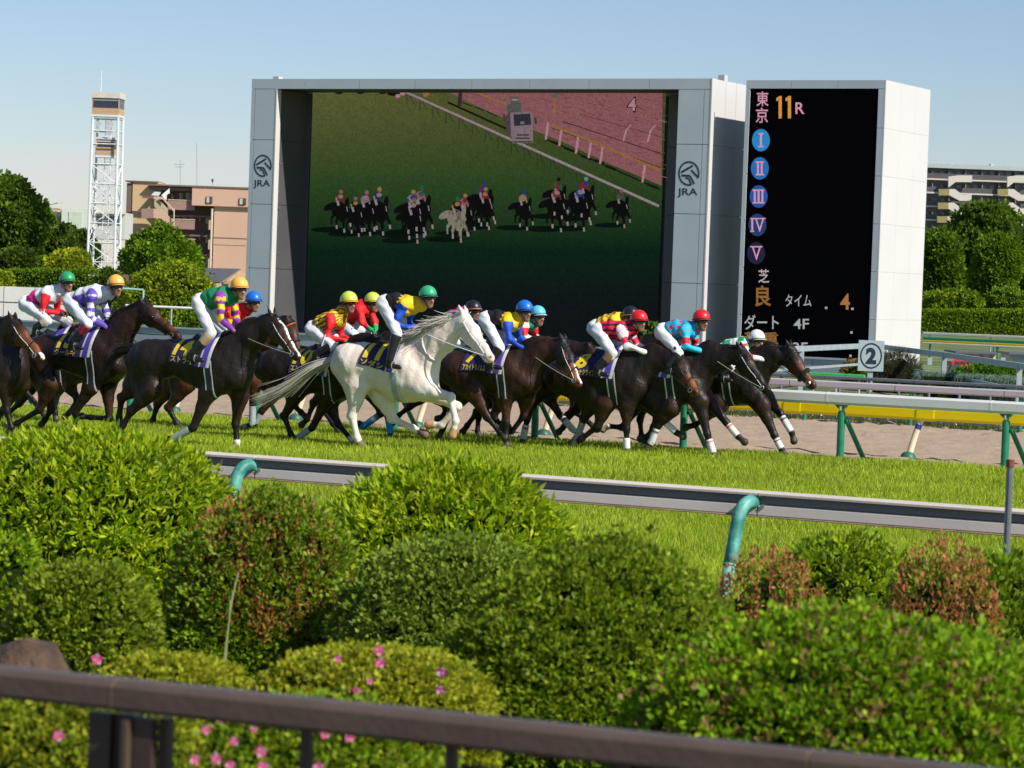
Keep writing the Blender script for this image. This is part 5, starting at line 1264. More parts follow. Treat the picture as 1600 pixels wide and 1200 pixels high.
        col = col * (1 - .35 * f) + tan * .35 * f * d.get('tanamt', .5)
        for q in legs:
            m_ = np.char.startswith(lab, q + '1'); w_ = (1 - h[m_])[:, None] * .55; col[m_] = col[m_] * (1 - w_) + tan * w_
            for s_ in '23': m_ = lab == q + s_; col[m_] = blk * 1.3
            m_ = lab == q + '4'; col[m_] = (.05, .042, .036)
            if q in d.get('sock', ()):
                m_ = (lab == q + '3'); col[m_] = (.62, .58, .52)
                m_ = lab == q + '4'; col[m_] = (.40, .28, .16)
        m_ = (lab == 'head') | (lab == 'nose')
        a = ((Pv - P) @ d_) / hl; w_ = np.clip((a - .15) * 1.6, 0, 1)[:, None] * d.get('face', .6) * m_[:, None]; col = col * (1 - w_) + np.array(d.get('facec', (.13, .05, .022))) * w_
        m2 = m_ & (a > .86); col[m2] = col[m2] * .45
        if d.get('blaze'):
            b0, b1, bw = d['blaze']; up_ = ((Pv - P) @ (-e_)); m2 = m_ & (a > b0) & (a < b1) & (np.abs(Pv[:, 1] - (P[1] + (N[1] - P[1]) * a) + .006) < bw) & (up_ > -.045); col[m2] = (.72, .70, .66)
        if d.get('hood'): m2 = (np.isin(lab, ['head', 'ear'])) & (a < .52) & ~((np.abs(a - .34) < .10) & ((Pv - P) @ e_ > .04) & ((Pv - P) @ e_ < .12)); col[m2] = d['hood'] if isinstance(d['hood'], tuple) else (.012, .012, .013)
    # nostrils and eyes
    for s in (-1, 1):
        nq = Hp(.93, .045, s * .040); m_ = np.linalg.norm(Pv - nq, axis=1) < .024; col[m_] = (.30, .08, .07) if white else (.01, .006, .005)
    R = thing('horse', O, d['label'], 'horse', 'horses racing on the turf', rot=-HA)
    body = obj('body', mkmesh('body', Pv, Q, col, smooth=True), M_coatw if white else M_coat, R)
    for s in (-1, 1):
        eb = Hp(.36, .062, s * .074); b = MB().lathe([(.001, .021), (.015, .015), (.021, 0), (.015, -.015), (.001, -.021)], eb, 8)
        smooth(obj('eye', b, mat('eye_dark', (.02, .008, .006), .1, coat=.5), R))
        if white: smooth(obj('eyelid', MB().tube([eb + V(-.026, s * .001, .0), eb + V(.026, s * .001, .0)], [.018, .018], 8), mat('eyelid_pink', (.55, .28, .24), .6), R))
    # surfaces that lie on the body
    tor = [p for p in pr if p[5] == 'body' or p[5][-1] == '0' or p[5] == 'neck']
    def wrapf(X, S, off):
        """X local x, S arc down from the spine (negative = camera side)"""
        X = np.asarray(X, float); S = np.asarray(S, float); u = (X - cr[0]) / ux
        zc = np.interp(u, [0, 1], [cr[2], wi[2]]) - np.interp(u, [0, .4, .9], [.29, .30, .37]) * k
        ph = S / (.275 * k); D = np.stack([0 * ph, np.sin(ph), np.cos(ph)], -1); r = np.full(X.shape, .62)
        C_ = np.stack([X, 0 * X, zc], -1)
        for _ in range(22): r = r - .8 * (smin_all(tor, C_ + D * r[..., None], .075) - off)
        return C_ + D * np.clip(r, .02, .7)[..., None]
    def gridm(X0, X1, S0, S1, nx, ns, off, slant=0., cf=None, taper=0.):
        xs, ss = np.meshgrid(np.linspace(0, 1, nx), np.linspace(S0, S1, ns), indexing='ij')
        X = X0 + (X1 - X0) * xs + slant * np.abs(ss) + taper * np.abs(ss) * (xs - .5)
        Pg = wrapf(X, ss, off); idx = np.arange(nx * ns).reshape(nx, ns)
        Fq = np.stack([idx[:-1, :-1], idx[1:, :-1], idx[1:, 1:], idx[:-1, 1:]], -1).reshape(-1, 4)
        c = cf(xs, ss).reshape(-1, 3) if cf else None
        return Pg.reshape(-1, 3), Fq, c
    xw = wi[0]
    if not d.get('nocloth'):
        x0, x1 = xw - (.49 if white else .60) * k, xw + .06 * k
        def cf(xs, ss):
            c = np.tile(np.array(NAVY), xs.shape + (1,)); xx = xs + np.abs(ss) * .0
            c[(xs > .74)] = PURP; c[(xs > .93)] = WHT if True else c
            c[(xs > .74) & (xs < .76) & (np.abs(ss) > .1)] = WHT
            return c
        Pg, Fq, c = gridm(x0, x1, -.43, .43, 34, 40, .014, cf=cf, slant=-.20)
        Pg[:, 2] += .004 * np.sin(Pg[:, 0] * 40)
        cl = obj('saddle_cloth', mkmesh('saddle_cloth', Pg, Fq, c, smooth=True), M_cloth, R)
        for key, h_, s0, xo, sl in ((d.get('num'), .262, .060, .02, -.42), (d.get('txt'), .082, .335, .01, -.1)):
            if not key: continue
            v2, f2 = TXT['n' + key]; mx_ = v2.max(0); sc_ = h_ / mx_[1]; wdt = min(mx_[0] * sc_, .36) if len(key) < 2 else (.26 if h_ > .2 else .35); sv = s0 + h_ - v2[:, 1] * sc_; sm = s0 + h_ / 2
            X = x0 + xo + .02 + v2[:, 0] / mx_[0] * wdt - .20 * sm - .26 * (sv - sm) * (1 if h_ > .2 else 0)
            S = -(s0 + h_ - v2[:, 1] * sc_)
            Pt = wrapf(X, S, .021); obj('number' if h_ > .2 else 'name_print', mkmesh('number', Pt, f2), M_yn, cl)
        # saddle
        b = MB(); ys = [-.13, -.08, 0, .08, .13]
        xs_ = np.linspace(xw - .38 * k, xw - .02 * k, 9); v = []; 
        for i, x in enumerate(xs_):
            u = i / 8; hgt = .035 + .05 * (2 * u - 1) ** 2
            for y in ys: v.append(V(x, y, top((x - cr[0]) / ux) + hgt - abs(y) * .45))
        f = [(i * 5 + j, i * 5 + j + 1, i * 5 + j + 6, i * 5 + j + 5) for i in range(8) for j in range(4)]
        v2_ = [q - V(0, 0, .05) for q in v]; n = len(v)
        b.add(v + v2_, f + [tuple(q + n for q in t_[::-1]) for t_ in f] + [(i * 5, i * 5 + 5, n + i * 5 + 5, n + i * 5) for i in range(8)] + [(i * 5 + 9, i * 5 + 4, n + i * 5 + 4, n + i * 5 + 9) for i in range(8)] + [(j + 1, j, n + j, n + j + 1) for j in range(4)] + [(40 + j, 41 + j, n + 41 + j, n + 40 + j) for j in range(4)])
        smooth(obj('saddle', b, M_sad, R))
        def cg(xs, ss):
            c = np.tile(np.array(d.get('girth', (.012, .014, .022))), xs.shape + (1,)); c[(xs < .12) | (xs > .88)] = (.60, .62, .58); return c
        Pg, Fq, c = gridm(xw - .16 * k, xw - .03 * k, -.80, -.34, 18, 24, .012, slant=.10, cf=cg)
        obj('girth', mkmesh('girth', Pg, Fq, c, smooth=True), M_cloth, R)
    # leg wraps
    for key, spec in d.get('wrap', {}).items():
        J = legs[key]; c0 = np.array(spec[0]); a, b_ = J[1] + (J[2] - J[1]) * spec[2], J[2] + (J[3] - J[2]) * spec[3]
        pts = np.concatenate([np.linspace(a, J[2], 8), np.linspace(J[2], b_, 5)[1:]]) if spec[3] > 0 else np.linspace(a, J[1] + (J[2] - J[1]) * .95, 10)
        rr = np.full(len(pts), .045 * k * lg); rr[0] = .042 * k * lg
        mb = MB(); mb.tube(pts, rr, 12); cc = np.tile(c0, (len(mb.v[0]), 1)); stripe = spec[1]
        if stripe is not None: cc[12:24] = cc[12:24]; cc[24:36] = stripe; cc[0:12] = c0
        mb.c = [cc]; mb.hc = True; smooth(obj('leg_wrap', mb, M_wrap, R))
    # mane and tail
    hm = M_hairW if white else M_hairD; crest0 = Hp(.0, .0); crest1 = wi + V(.02, 0, .0)
    def crest(t):
        q = bez(crest0 + V(-.02, 0, -.0), M_ - nn_ * .24 * k, crest1, 30); return np.stack([np.interp(t, np.linspace(0, 1, 30), q[:, i]) for i in range(3)], -1)
    nm = 800 if white else (140 if far else 300); t = rng.random(nm) ** .9 * .97; Rts = crest(t) - V(0, 0, .035); Rts[:, 1] += rng.normal(0, .014, nm)
    dr = unit(V(-1, -.30, .02) + rng.normal(0, .17, (nm, 3)) * V(1, 1, 1.2))
    Vs, Fs = strands(Rts, dr, rng.uniform(.10, .26, nm) * (1.55 if white else .8), .011 if white else .010, .35)
    obj('mane', mkmesh('mane', Vs, Fs, smooth=True), hm, R)
    nf = 24; Vs, Fs = strands(np.tile(Hp(.02, .02), (nf, 1)) + rng.normal(0, .015, (nf, 3)), unit(d_ * .8 - e_ * .25 + rng.normal(0, .2, (nf, 3))), rng.uniform(.07, .12, nf), .009, .2); obj('forelock', mkmesh('forelock', Vs, Fs, smooth=True), hm, R)
    tb = L(*d['tb']) if 'tb' in d else V(cr[0] - ux * .33, 0, cr[2] - .10)
    tp_ = [L(*q) for q in d['tail']] if 'tail' in d else [tb + V(-.22, 0, .02), tb + V(-.42, 0, -.16), tb + V(-.55, 0, -.42)]
    cp = np.array([tb + V(.06, 0, 0)] + list(tp_)); nt_ = 380 if white else 90; nn = 9; Vv = []; 
    tt = np.linspace(0, 1, nn)
    cq = np.stack([np.interp(tt, np.linspace(0, 1, len(cp)), cp[:, i]) for i in range(3)], -1)
    cq[1:-1] = (cq[:-2] + 2 * cq[1:-1] + cq[2:]) / 4
    Vs = []; Fq = []
    for i in range(nt_):
        o_ = rng.normal(0, 1, 3) * V(.03, .04, .038); ln = rng.uniform(.55, 1.03); c = np.stack([np.interp(tt * ln, tt, cq[:, j]) for j in range(3)], -1)
        spread_ = (.35 + 1.5 * tt ** 1.2)[:, None]; c = c + o_ * spread_ * (.55 if i % 3 else 1.1) + V(0, 0, -.03) * tt[:, None] ** 2
        w_ = (.012 if white else .012) * (1 - tt * .85); a = rng.uniform(0, 6.28); S = V(0, math.cos(a), math.sin(a))
        S2 = unit(np.cross(S, V(1, 0, .3))); b0 = len(Vs) * nn
        for q in range(3): Vs.append(c + (S * math.cos(q * 2.094) + S2 * math.sin(q * 2.094)) * w_[:, None])
        for q in range(3):
            for j in range(nn - 1): Fq.append((b0 + q * nn + j, b0 + ((q + 1) % 3) * nn + j, b0 + ((q + 1) % 3) * nn + j + 1, b0 + q * nn + j + 1))
    obj('tail', mkmesh('tail', np.concatenate(Vs), np.array(Fq), smooth=True), hm, R)
    # bridle
    hd_ = [p for p in pr if p[5] in ('head', 'nose')]; ms = M_strapw if white else M_strap
    def hsurf(a, ang, off=.005):
        c = Hp(a, .085 if a < .5 else .075); D = -e_ * math.cos(ang) + V(0, 1, 0) * math.sin(ang); r = np.full(1, .22)
        for _ in range(18): r = r - .8 * (smin_all(hd_, (c + D * r[:, None]), .035) - off)
        return c + D * r[0]
    def loop(nm, a, w_, m_, a2=None, n=18, par=None):
        pts = [hsurf(a + ((a2 - a) * (1 - math.cos(t_)) / 2 if a2 is not None else 0), t_) for t_ in np.linspace(0, 2 * math.pi, n)]; return obj(nm, MB().tube(pts, w_, 6, cap=False), m_, par)
    br = loop('bridle', .10, .010, ms, a2=.22, par=R)
    if d.get('noseband') is not None: loop('noseband', .60, .034, mat('sheepskin_%d' % (1 if d['noseband'] else 0), (.012, .011, .012), .95, bump=1, bscale=40), a2=.66, par=br)
    else: loop('noseband', .62, .011, ms, a2=.70, par=br)
    loop('browband', .16, .009, d.get('brow') or ms, n=18, par=br)
    for s in (-1, 1):
        ck = [hsurf(a, s * (1.25 + .45 * (a - .1)), .006) for a in np.linspace(.12, .84, 9)]
        obj('cheek_strap', MB().tube(ck, .0045 if not white else .010, 6), M_strapw if d.get('pale') or white else M_strap, br)
    mouth = [hsurf(.84, s * 1.75, .012) for s in (-1, 1)]
    for q in mouth:
        ring = [q + (d_ * math.cos(t_) + e_ * math.sin(t_)) * .030 for t_ in np.linspace(0, 2 * math.pi, 13)]; obj('bit_ring', MB().tube(ring, .007, 6, cap=False), M_ring, br)
    # reins to the rider's hands
    if 'hand' in d:
        for s, q in zip((-1, 1), mouth):
            hn = L(*d['hand'], y=s * .07); hn[1] = s * .06; md = (q + hn) / 2 + V(0, s * .09, -.03)
            obj('rein', MB().tube(bez(q, md, hn, 12), .008 if white else .005, 6), M_strapw if white else (mat('rein_grey', (.28, .27, .24), .6) if d.get('pale') else M_strap), R)
        if not white: return R, L
        
        def side(px, py):
            q = L(px, py, -.2); r = np.array([-.6])
            for _ in range(25): r = np.minimum(r + .8 * (smin_all(tor, np.array([[q[0], r[0], q[2]]]), .075) - .015), -.09)
            return V(q[0], r[0], q[2])
        obj('breast_strap', MB().tube([side(*q) for q in ((657, 527), (659, 540), (664, 551), (671, 560), (679, 565))], .012, 6), M_strapw, R)
        return R, L
        hn = L(*d['hand'], y=-.07); lp = wrapf(np.array([xw + .18, xw + .30]), np.array([-.30, -.42]), .03); e1 = wrapf(np.array([xw + .33]), np.array([-.15]), .03)[0]
        pts = np.array([hn, hn + V(.02, -.06, -.10), lp[0], lp[1], lp[1] + V(.06, -.01, -.02)]); tq = np.linspace(0, 1, 5)
        obj('rein_loop', MB().tube(np.stack([np.interp(np.linspace(0, 1, 14), tq, pts[:, i]) for i in range(3)], -1), .008, 6), M_strapw if white else M_strap, R)
    return R, L

# ================================================================ riders
M_silk = mat('silks', attr=True, rough=.58, var=.08, scale=6, spec=.3, bump=.2, bscale=35)
M_brch = mat('breeches_white', (.66, .68, .72), .7, var=.05, scale=8, bump=.12, bscale=20)
M_skin = mat('skin', attr=True, rough=.55, var=.08, scale=30)
M_boot = mat('boot_leather', attr=True, rough=.3, var=.15, scale=10)
M_helm = mat('helmet_cover', attr=True, rough=.38, var=.04, scale=8)
M_gog = mat('goggle_lens', (.015, .015, .02), .08, spec=.9, var=.1)
M_gst = mat('goggle_strap', (.01, .01, .012), .5)
SK = (.36, .185, .115)
def build_rider(L, O, d):
    hx = L(*d['helm']); hx[1] = d.get('hly', -.02)
    d.setdefault('hr', .118); sh, el, ha = L(*d['sh'], y=-.15), L(*d['el'], y=-.21), L(*d['ha'], y=-.07)
    hip = L(*d['hip'], y=0.); kn, ft = L(*d['kn'], y=-.28), L(*d['ft'], y=-.335)
    org = V(hip[0], 0, hip[2] - .45); W = O + HD * org[0] + V(0, 0, org[2])
    G = thing('person', W, d['label'], 'jockey', 'jockeys riding in the race', rot=-HA)
    sub = lambda p: np.asarray(p, float) - org
    hx, sh, el, ha, hip, kn, ft = map(sub, (hx, sh, el, ha, hip, kn, ft))
    bb = math.radians(d.get('turn', 28)); fd = V(math.cos(bb), -math.sin(bb), 0); dn = unit(V(0, 0, -1) + fd * d.get('tilt', .12)); fw = unit(fd - dn * (fd @ dn))
    chest = V(sh[0] - .02, 0, sh[2] - .01); sidev = unit(np.cross(dn, fw))
    def seg(a, b, ra, rb, sq=1., lab='', kk=None): return (np.asarray(a, float), np.asarray(b, float), ra, rb, sq, lab) + ((kk,) if kk else ())
    mir = lambda p: p * V(1, -1, 1)
    def torso(e): return [seg(hip + V(.02, 0, .0), (hip + chest) / 2 + V(0, 0, .015), .115 + e, .120 + e, 1.15, 'torso', .06), seg((hip + chest) / 2 + V(0, 0, .02), chest, .122 + e, .128 + e, 1.22, 'torso', .06), seg(chest, nkb, .118 + e, .085 + e, 1.15, 'torso', .06)]
    nkb = hx + dn * .125 - fw * .115; nkb = chest + (nkb - chest) * .82
    def arms(e, rr=1.):
        o_ = []
        for s, f in ((-1, lambda p: p), (1, mir)):
            wr = f(ha) + (f(el) - f(ha)) * .12
            o_ += [seg(f(sh) + V(0, 0, -.01), f(sh) + (f(el) - f(sh)) * .15, .066 + e, .060 + e, 1, 'arm', .05), seg(f(sh), f(el), .058 + e, .046 + e, 1, 'arm', .04), seg(f(el), wr, .046 + e, .034 + e, 1, 'fore', .03)]
        return o_
    # body (one skin): head with face, neck, torso, limbs, hands with fingers
    hc = hx + dn * .035; ch = hx + dn * .145 + fw * .035
    bd_ = [seg(hx - fw * .005, hc, .094, .090, .82, 'head', .03), seg(hc + fw * .02, ch, .078, .048, .82, 'head', .03), seg(hx + dn * .055 + fw * .088, hx + dn * .098 + fw * .104, .013, .019, 1, 'head', .015),
           seg(hx + dn * .118 + fw * .074, hx + dn * .126 + fw * .076, .022, .020, 1.2, 'lips', .01), seg(hx + dn * .03 + fw * .075, hx + dn * .035 + fw * .076, .02, .02, 2.2, 'head', .02)]
    for s in (-1, 1): bd_.append(seg(hx + dn * .06 + sidev * s * .074 - fw * .01, hx + dn * .085 + sidev * s * .072 - fw * .012, .018, .014, 1, 'head', .01))
    nk = nkb + V(.0, 0, .0); bd_ += [seg(hx + dn * .06 - fw * .03, nk, .055, .062, 1, 'neck', .04)]
    bd_ += torso(-.022) + arms(-.016)
    for s, f in ((-1, lambda p: p), (1, mir)):
        hp = hip + V(.02, s * .085, -.02); bd_ += [seg(hp, f(kn), .085, .055, 1, 'leg', .05), seg(f(kn), f(ft) + V(-.02, 0, .07), .05, .036, 1, 'leg', .03), seg(f(ft) + V(-.03, 0, .04), f(ft) + V(.05, 0, .0), .026, .020, 1, 'leg', .02)]
        H0 = f(ha); fd_ = unit(H0 - f(el)); bd_.append(seg(H0 - fd_ * .05, H0 + fd_ * .015, .026, .034, .8, 'hand', .02))
        for q in range(4):
            r0 = H0 + fd_ * .02 + V(0, 0, .024 - q * .017); kx = r0 + fd_ * (.032 - .003 * abs(q - 1)) + V(0, -s * -.004, -.006); tp_ = kx + V(-.008, -s * .028, -.016)
            bd_ += [seg(r0, kx, .0105, .0095, 1, 'hand', .006), seg(kx, tp_, .0095, .008, 1, 'hand', .006)]
        bd_ += [seg(H0 + V(0, -s * .018, .022), H0 + fd_ * .035 + V(0, -s * .03, .03), .011, .009, 1, 'hand', .008)]
    Pv, Q = grow(bd_, .0148, .04)
    lab, h, _ = owner(bd_, Pv); col = np.tile(np.array(SK) * d.get('skin', 1.), (len(Pv), 1))
    col[lab == 'hand'] = d.get('glove', SK); col[lab == 'lips'] = (.36, .12, .09)
    rel = Pv - hx; a_ = rel @ dn; b_ = rel @ fw
    col[(lab == 'head') & (a_ < .075) & (b_ < .03)] = (.012, .010, .010)        # hair under the helmet, chin strap
    col[(np.isin(lab, ['head', 'neck'])) & (np.abs(b_ - .012 - .1 * (a_ - .06)) < .011) & (a_ > .03)] = (.015, .015, .015)
    obj('body', mkmesh('body', Pv, Q, col, smooth=True), M_skin, G)
    # jacket
    jp = torso(.006) + arms(.0) + [seg(nkb + (nkb - chest) * .02, nkb + (hx + dn * .08 - fw * .05 - nkb) * .35, .082, .068, 1.0, 'collar', .05)]
    sd_ = rng.uniform(0, 6, 4)
    wr_ = lambda q: .009 * np.sin(q[:, 0] * 42 + q[:, 2] * 25 + sd_[0] + 2 * np.sin(q[:, 1] * 18)) * (.4 + .6 * np.sin(q[:, 2] * 19 + sd_[1] + q[:, 0] * 11) ** 2) + .007 * np.sin(q[:, 0] * 17 - q[:, 2] * 31 + sd_[2])
    Pv, Q = grow(jp, .0145, .045, wr_); lab, h, _ = owner(jp, Pv)
    ax_ = unit(chest - hip); nu_ = (Pv - hip) @ ax_ / np.linalg.norm(chest - hip); up_ = np.cross(ax_, V(0, 1, 0)); up_ = up_ if up_[2] > 0 else -up_; hh_ = (Pv - hip) @ up_
    side = np.where(Pv[:, 1] > 0, 1, -1)
    # distance down the sleeve 0..2
    sl_ = np.where(lab == 'arm', h, np.where(lab == 'fore', 1 + h, 0.)); col = np.array([d['silk'](lab[i], nu_[i], hh_[i], sl_[i], Pv[i]) for i in range(len(Pv))], float)
    obj('jacket', mkmesh('jacket', Pv, Q, col, smooth=True), M_silk, G)
    # breeches
    bp_ = [seg(hip, hip + V(.03, 0, .0), .128, .122, 1.12, '', .06)]
    for s, f in ((-1, lambda p: p), (1, mir)): bp_ += [seg(hip + V(.0, s * .075, -.015), f(kn), .103, .066, 1, '', .06), seg(f(kn), f(kn) + (f(ft) - f(kn)) * .18, .066, .06, 1, '', .03)]
    Pv, Q = grow(bp_, .0175, .05, lambda q: .006 * np.sin(q[:, 0] * 30 + q[:, 2] * 40 + sd_[3]) * np.sin(q[:, 2] * 17 + q[:, 1] * 20)); obj('breeches', mkmesh('breeches', Pv, Q, smooth=True), M_brch, G)
    for s, f in ((-1, lambda p: p), (1, mir)):
        an = f(ft) + V(-.025, 0, .075); bo = [seg(f(kn) + (an - f(kn)) * .15, an, .074, .054, 1, 'shaft', .02), seg(an, f(ft) + V(-.05, 0, .0), .048, .042, 1, 'foot', .02), seg(f(ft) + V(-.05, 0, .0), f(ft) + V(.12, 0, -.02), .043, .032, .9, 'foot', .02)]
        Pv, Q = grow(bo, .0165, .02); lab, h, _ = owner(bo, Pv); c = np.tile(np.array(d.get('boot', (.012, .012, .013))), (len(Pv), 1))
        if d.get('boottop'): c[(lab == 'shaft') & (h < .38)] = d['boottop']
        obj('boot', mkmesh('boot', Pv, Q, c, smooth=True), M_boot, G)
        b = MB(); sp_ = f(ft) + V(.02, 0, -.03); ring = [sp_ + V(0, math.sin(t_) * .055, .035 - math.cos(t_) * .05) for t_ in np.linspace(0, 2 * math.pi, 11)]; b.tube(ring, .008, 6, cap=False)
        st_ = obj('stirrup', b, M_ring, G); obj('stirrup_strap', MB().tube([sp_ + V(0, 0, .085), sp_ + V(.06, -s * .06, .38)], .009, 5), M_strapw, st_)
    # helmet with brim, goggles
    hr_ = d.get('hr', .118) * 1.03; Xa, Ya, Za = fw, sidev, -dn
    b = MB(); nu, nv = 26, 11; v = []; cc = []
    for j in range(nv + 1):
        ph = math.pi / 2 * j / nv * 1.12
        for i in range(nu):
            th_ = 2 * math.pi * i / nu; x, y, z = math.sin(ph) * math.cos(th_) * 1.10, math.sin(ph) * math.sin(th_) * .95, math.cos(ph) * 1.04 + .03 * (j == 0)
            v.append(hx + (Xa * x + Ya * y + Za * z) * hr_); cc.append(d['hcol'](i / nu, j / nv))
    f = [(j * nu + i, j * nu + (i + 1) % nu, (j + 1) * nu + (i + 1) % nu, (j + 1) * nu + i) for j in range(nv) for i in range(nu)]
    b.add(v, f, np.array([lin(c) for c in cc])); smooth(obj('helmet', b, M_helm, G))
    b = MB(); v = []; n = 15
    for i in range(n):
        th_ = math.radians(-75 + 150 * i / (n - 1)); r1 = 1.0; r2 = 1.0 + .20 * math.cos(th_ * 1.15) ** 1
        for r_, z_ in ((r1, -.17), (r2, -.26), (r2, -.30), (r1, -.23)): v.append(hx + (Xa * math.cos(th_) * 1.14 * r_ + Ya * math.sin(th_) * .92 * r_ + Za * z_) * hr_)
    f = [(4 * i + q, 4 * i + (q + 1) % 4, 4 * i + 4 + (q + 1) % 4, 4 * i + 4 + q) for i in range(n - 1) for q in range(4)]
    b.add(v, f, d.get('brim', d['hcol'](.1, .6))); smooth(obj('helmet_brim', b, M_helm, G))
    band = [hx + (Xa * math.cos(t_) * 1.17 + Ya * math.sin(t_) * .95 + Za * (-.13)) * hr_ for t_ in np.linspace(0, 2 * math.pi, 25)]; obj('helmet_band', MB().tube(band, .0065, 6, cap=False), mat('helmet_elastic_' + d.get('el_', 'dark'), {'dark': (.02, .02, .02), 'orange': (.55, .24, .05)}[d.get('el_', 'dark')], .5), G)
    b = MB(); v = []; n = 13
    for i in range(n):
        th_ = math.radians(-62 + 124 * i / (n - 1)); r_ = .094 + .010 * math.cos(th_ * 2)
        for z_, e in ((.038, 0), (.045, .012), (.074, .012), (.082, 0)): v.append(hx + dn * (z_ - .004) + fw * (math.cos(th_) * (r_ + e)) + sidev * math.sin(th_) * (r_ * .86 + e))
    f = [(4 * i + q, 4 * i + q + 1, 4 * i + 5 + q, 4 * i + 4 + q) for i in range(n - 1) for q in range(3)]
    b.add(v, f); smooth(obj('goggles', b, M_gog, G))
    st_ = [hx + dn * .052 + fw * math.cos(t_) * .103 + sidev * math.sin(t_) * .088 for t_ in np.linspace(math.radians(60), math.radians(300), 14)]; obj('goggle_strap', MB().tube(st_, .009, 6), M_gst, G)
    if d.get('whip'): w0 = ha; w1 = ha + V(*d['whip']); obj('whip', MB().tube([w0, w1], [.007, .004], 6), mat('whip_' + d.get('wc', 'black'), {'black': (.01, .01, .01), 'red': (.45, .02, .015)}[d.get('wc', 'black')], .4), G)
    return G
# ================================================================ the field
cc_ = lambda *c: (lambda i, j: c[int(i * len(c)) % len(c)])
GRN = (.02, .30, .10); ORG = (.88, .43, .07); YGR = (.55, .66, .07); BLU = (.01, .14, .62); BLK = (.014, .014, .016); REDC = (.68, .012, .02); WHC = (.78, .78, .76)
def s_block(front, back, sleeve, cut=.5, jag=0.):
    def f(lab, u, hh, sl, p):
        if lab in ('arm', 'fore'): return sleeve(sl)
        return front if u > cut + jag * abs(((p[1] * 11 + hh * 9) % 1) - .5) else back
    return f
def bands(*spec):
    def f(sl):
        for lim, c in spec:
            if sl < lim: return c
        return spec[-1][1]
    return f
WS = (.62, .64, .70); BLS = (.01, .075, .50); YLS = (.80, .50, .01); PPL = (.22, .03, .34); RS = (.70, .012, .018); VIO = (.10, .06, .40)
def s_j13(lab, u, hh, sl, p):
    if lab in ('arm', 'fore'): return bands((.42, VIO), (.62, WS), (.80, VIO), (1.0, WS), (1.14, VIO), (1.3, WS), (9, VIO))(sl)
    if lab == 'collar': return (.02, .02, .22)
    return WS if (u > .78 or hh > .035 or u < .25) else VIO
def s_j1(lab, u, hh, sl, p):
    if lab in ('arm', 'fore'): return RS if sl > .12 else WS
    if lab == 'collar': return (.02, .05, .2)
    if u > .62: return WS
    return (.62, .012, .22) if hh > -.06 else (.40, .01, .13)
def s_j14(lab, u, hh, sl, p):
    if lab in ('arm', 'fore'): return bands((.38, PPL), (.62, YLS), (.84, PPL), (1.06, YLS), (9, PPL))(sl)
    return (.008, .20, .075)
def s_j5(lab, u, hh, sl, p):
    if lab in ('arm', 'fore'): return RS
    a = math.atan2(p[1], hh + .02) * 2.9; return YLS if (a % 1) < .58 else (.012, .011, .01)
def s_j11(lab, u, hh, sl, p):
    if lab in ('arm', 'fore'): return bands((.50, (.66, .66, .68)), (.85, (.66, .012, .05)), (9, (.70, .70, .70)))(sl)
    a = (hh + .13) * 13; return (.62, .012, .055) if (a % 1) < .62 else (.02, .012, .015)
def s_stars(lab, u, hh, sl, p):
    if lab in ('arm', 'fore'): return (.80, .50, .01) if sl < .9 else (.62, .6, .58)
    a, b = (u * 3.2) % 1 - .5, ((p[1] + .2) * 5) % 1 - .5; r = math.hypot(a, b); t = math.atan2(b, a)
    return (.05, .01, .05) if r < .20 + .13 * math.cos(5 * t) else (.80, .52, .01)
def s_dots(lab, u, hh, sl, p):
    CB = (.015, .33, .58)
    if lab in ('arm', 'fore'): return RS if .52 < sl < .92 else (.02, .46, .66)
    a, b = (u * 2.9 + .2) % 1 - .5, (math.atan2(p[1], hh + .03) * 1.5 + .1) % 1 - .5
    return (.60, .012, .04) if math.hypot(a, b) < .27 else CB
def s_check(lab, u, hh, sl, p):
    if lab in ('arm', 'fore'): return bands((.35, WS), (.8, WS), (1.15, RS), (9, (.72, .72, .74)))(sl)
    if lab == 'collar': return (.02, .12, .07)
    return (.01, .28, .09) if (int(u * 4 + .3) + int((hh + .3) * 9)) % 2 else (.72, .72, .72)
gw = (.30, .36, .38)
HS = []
def H_(rider, **k): HS.append((k, rider))
w = WHT; WB_ = (.66, .68, .68); GB = (.30, .36, .38)
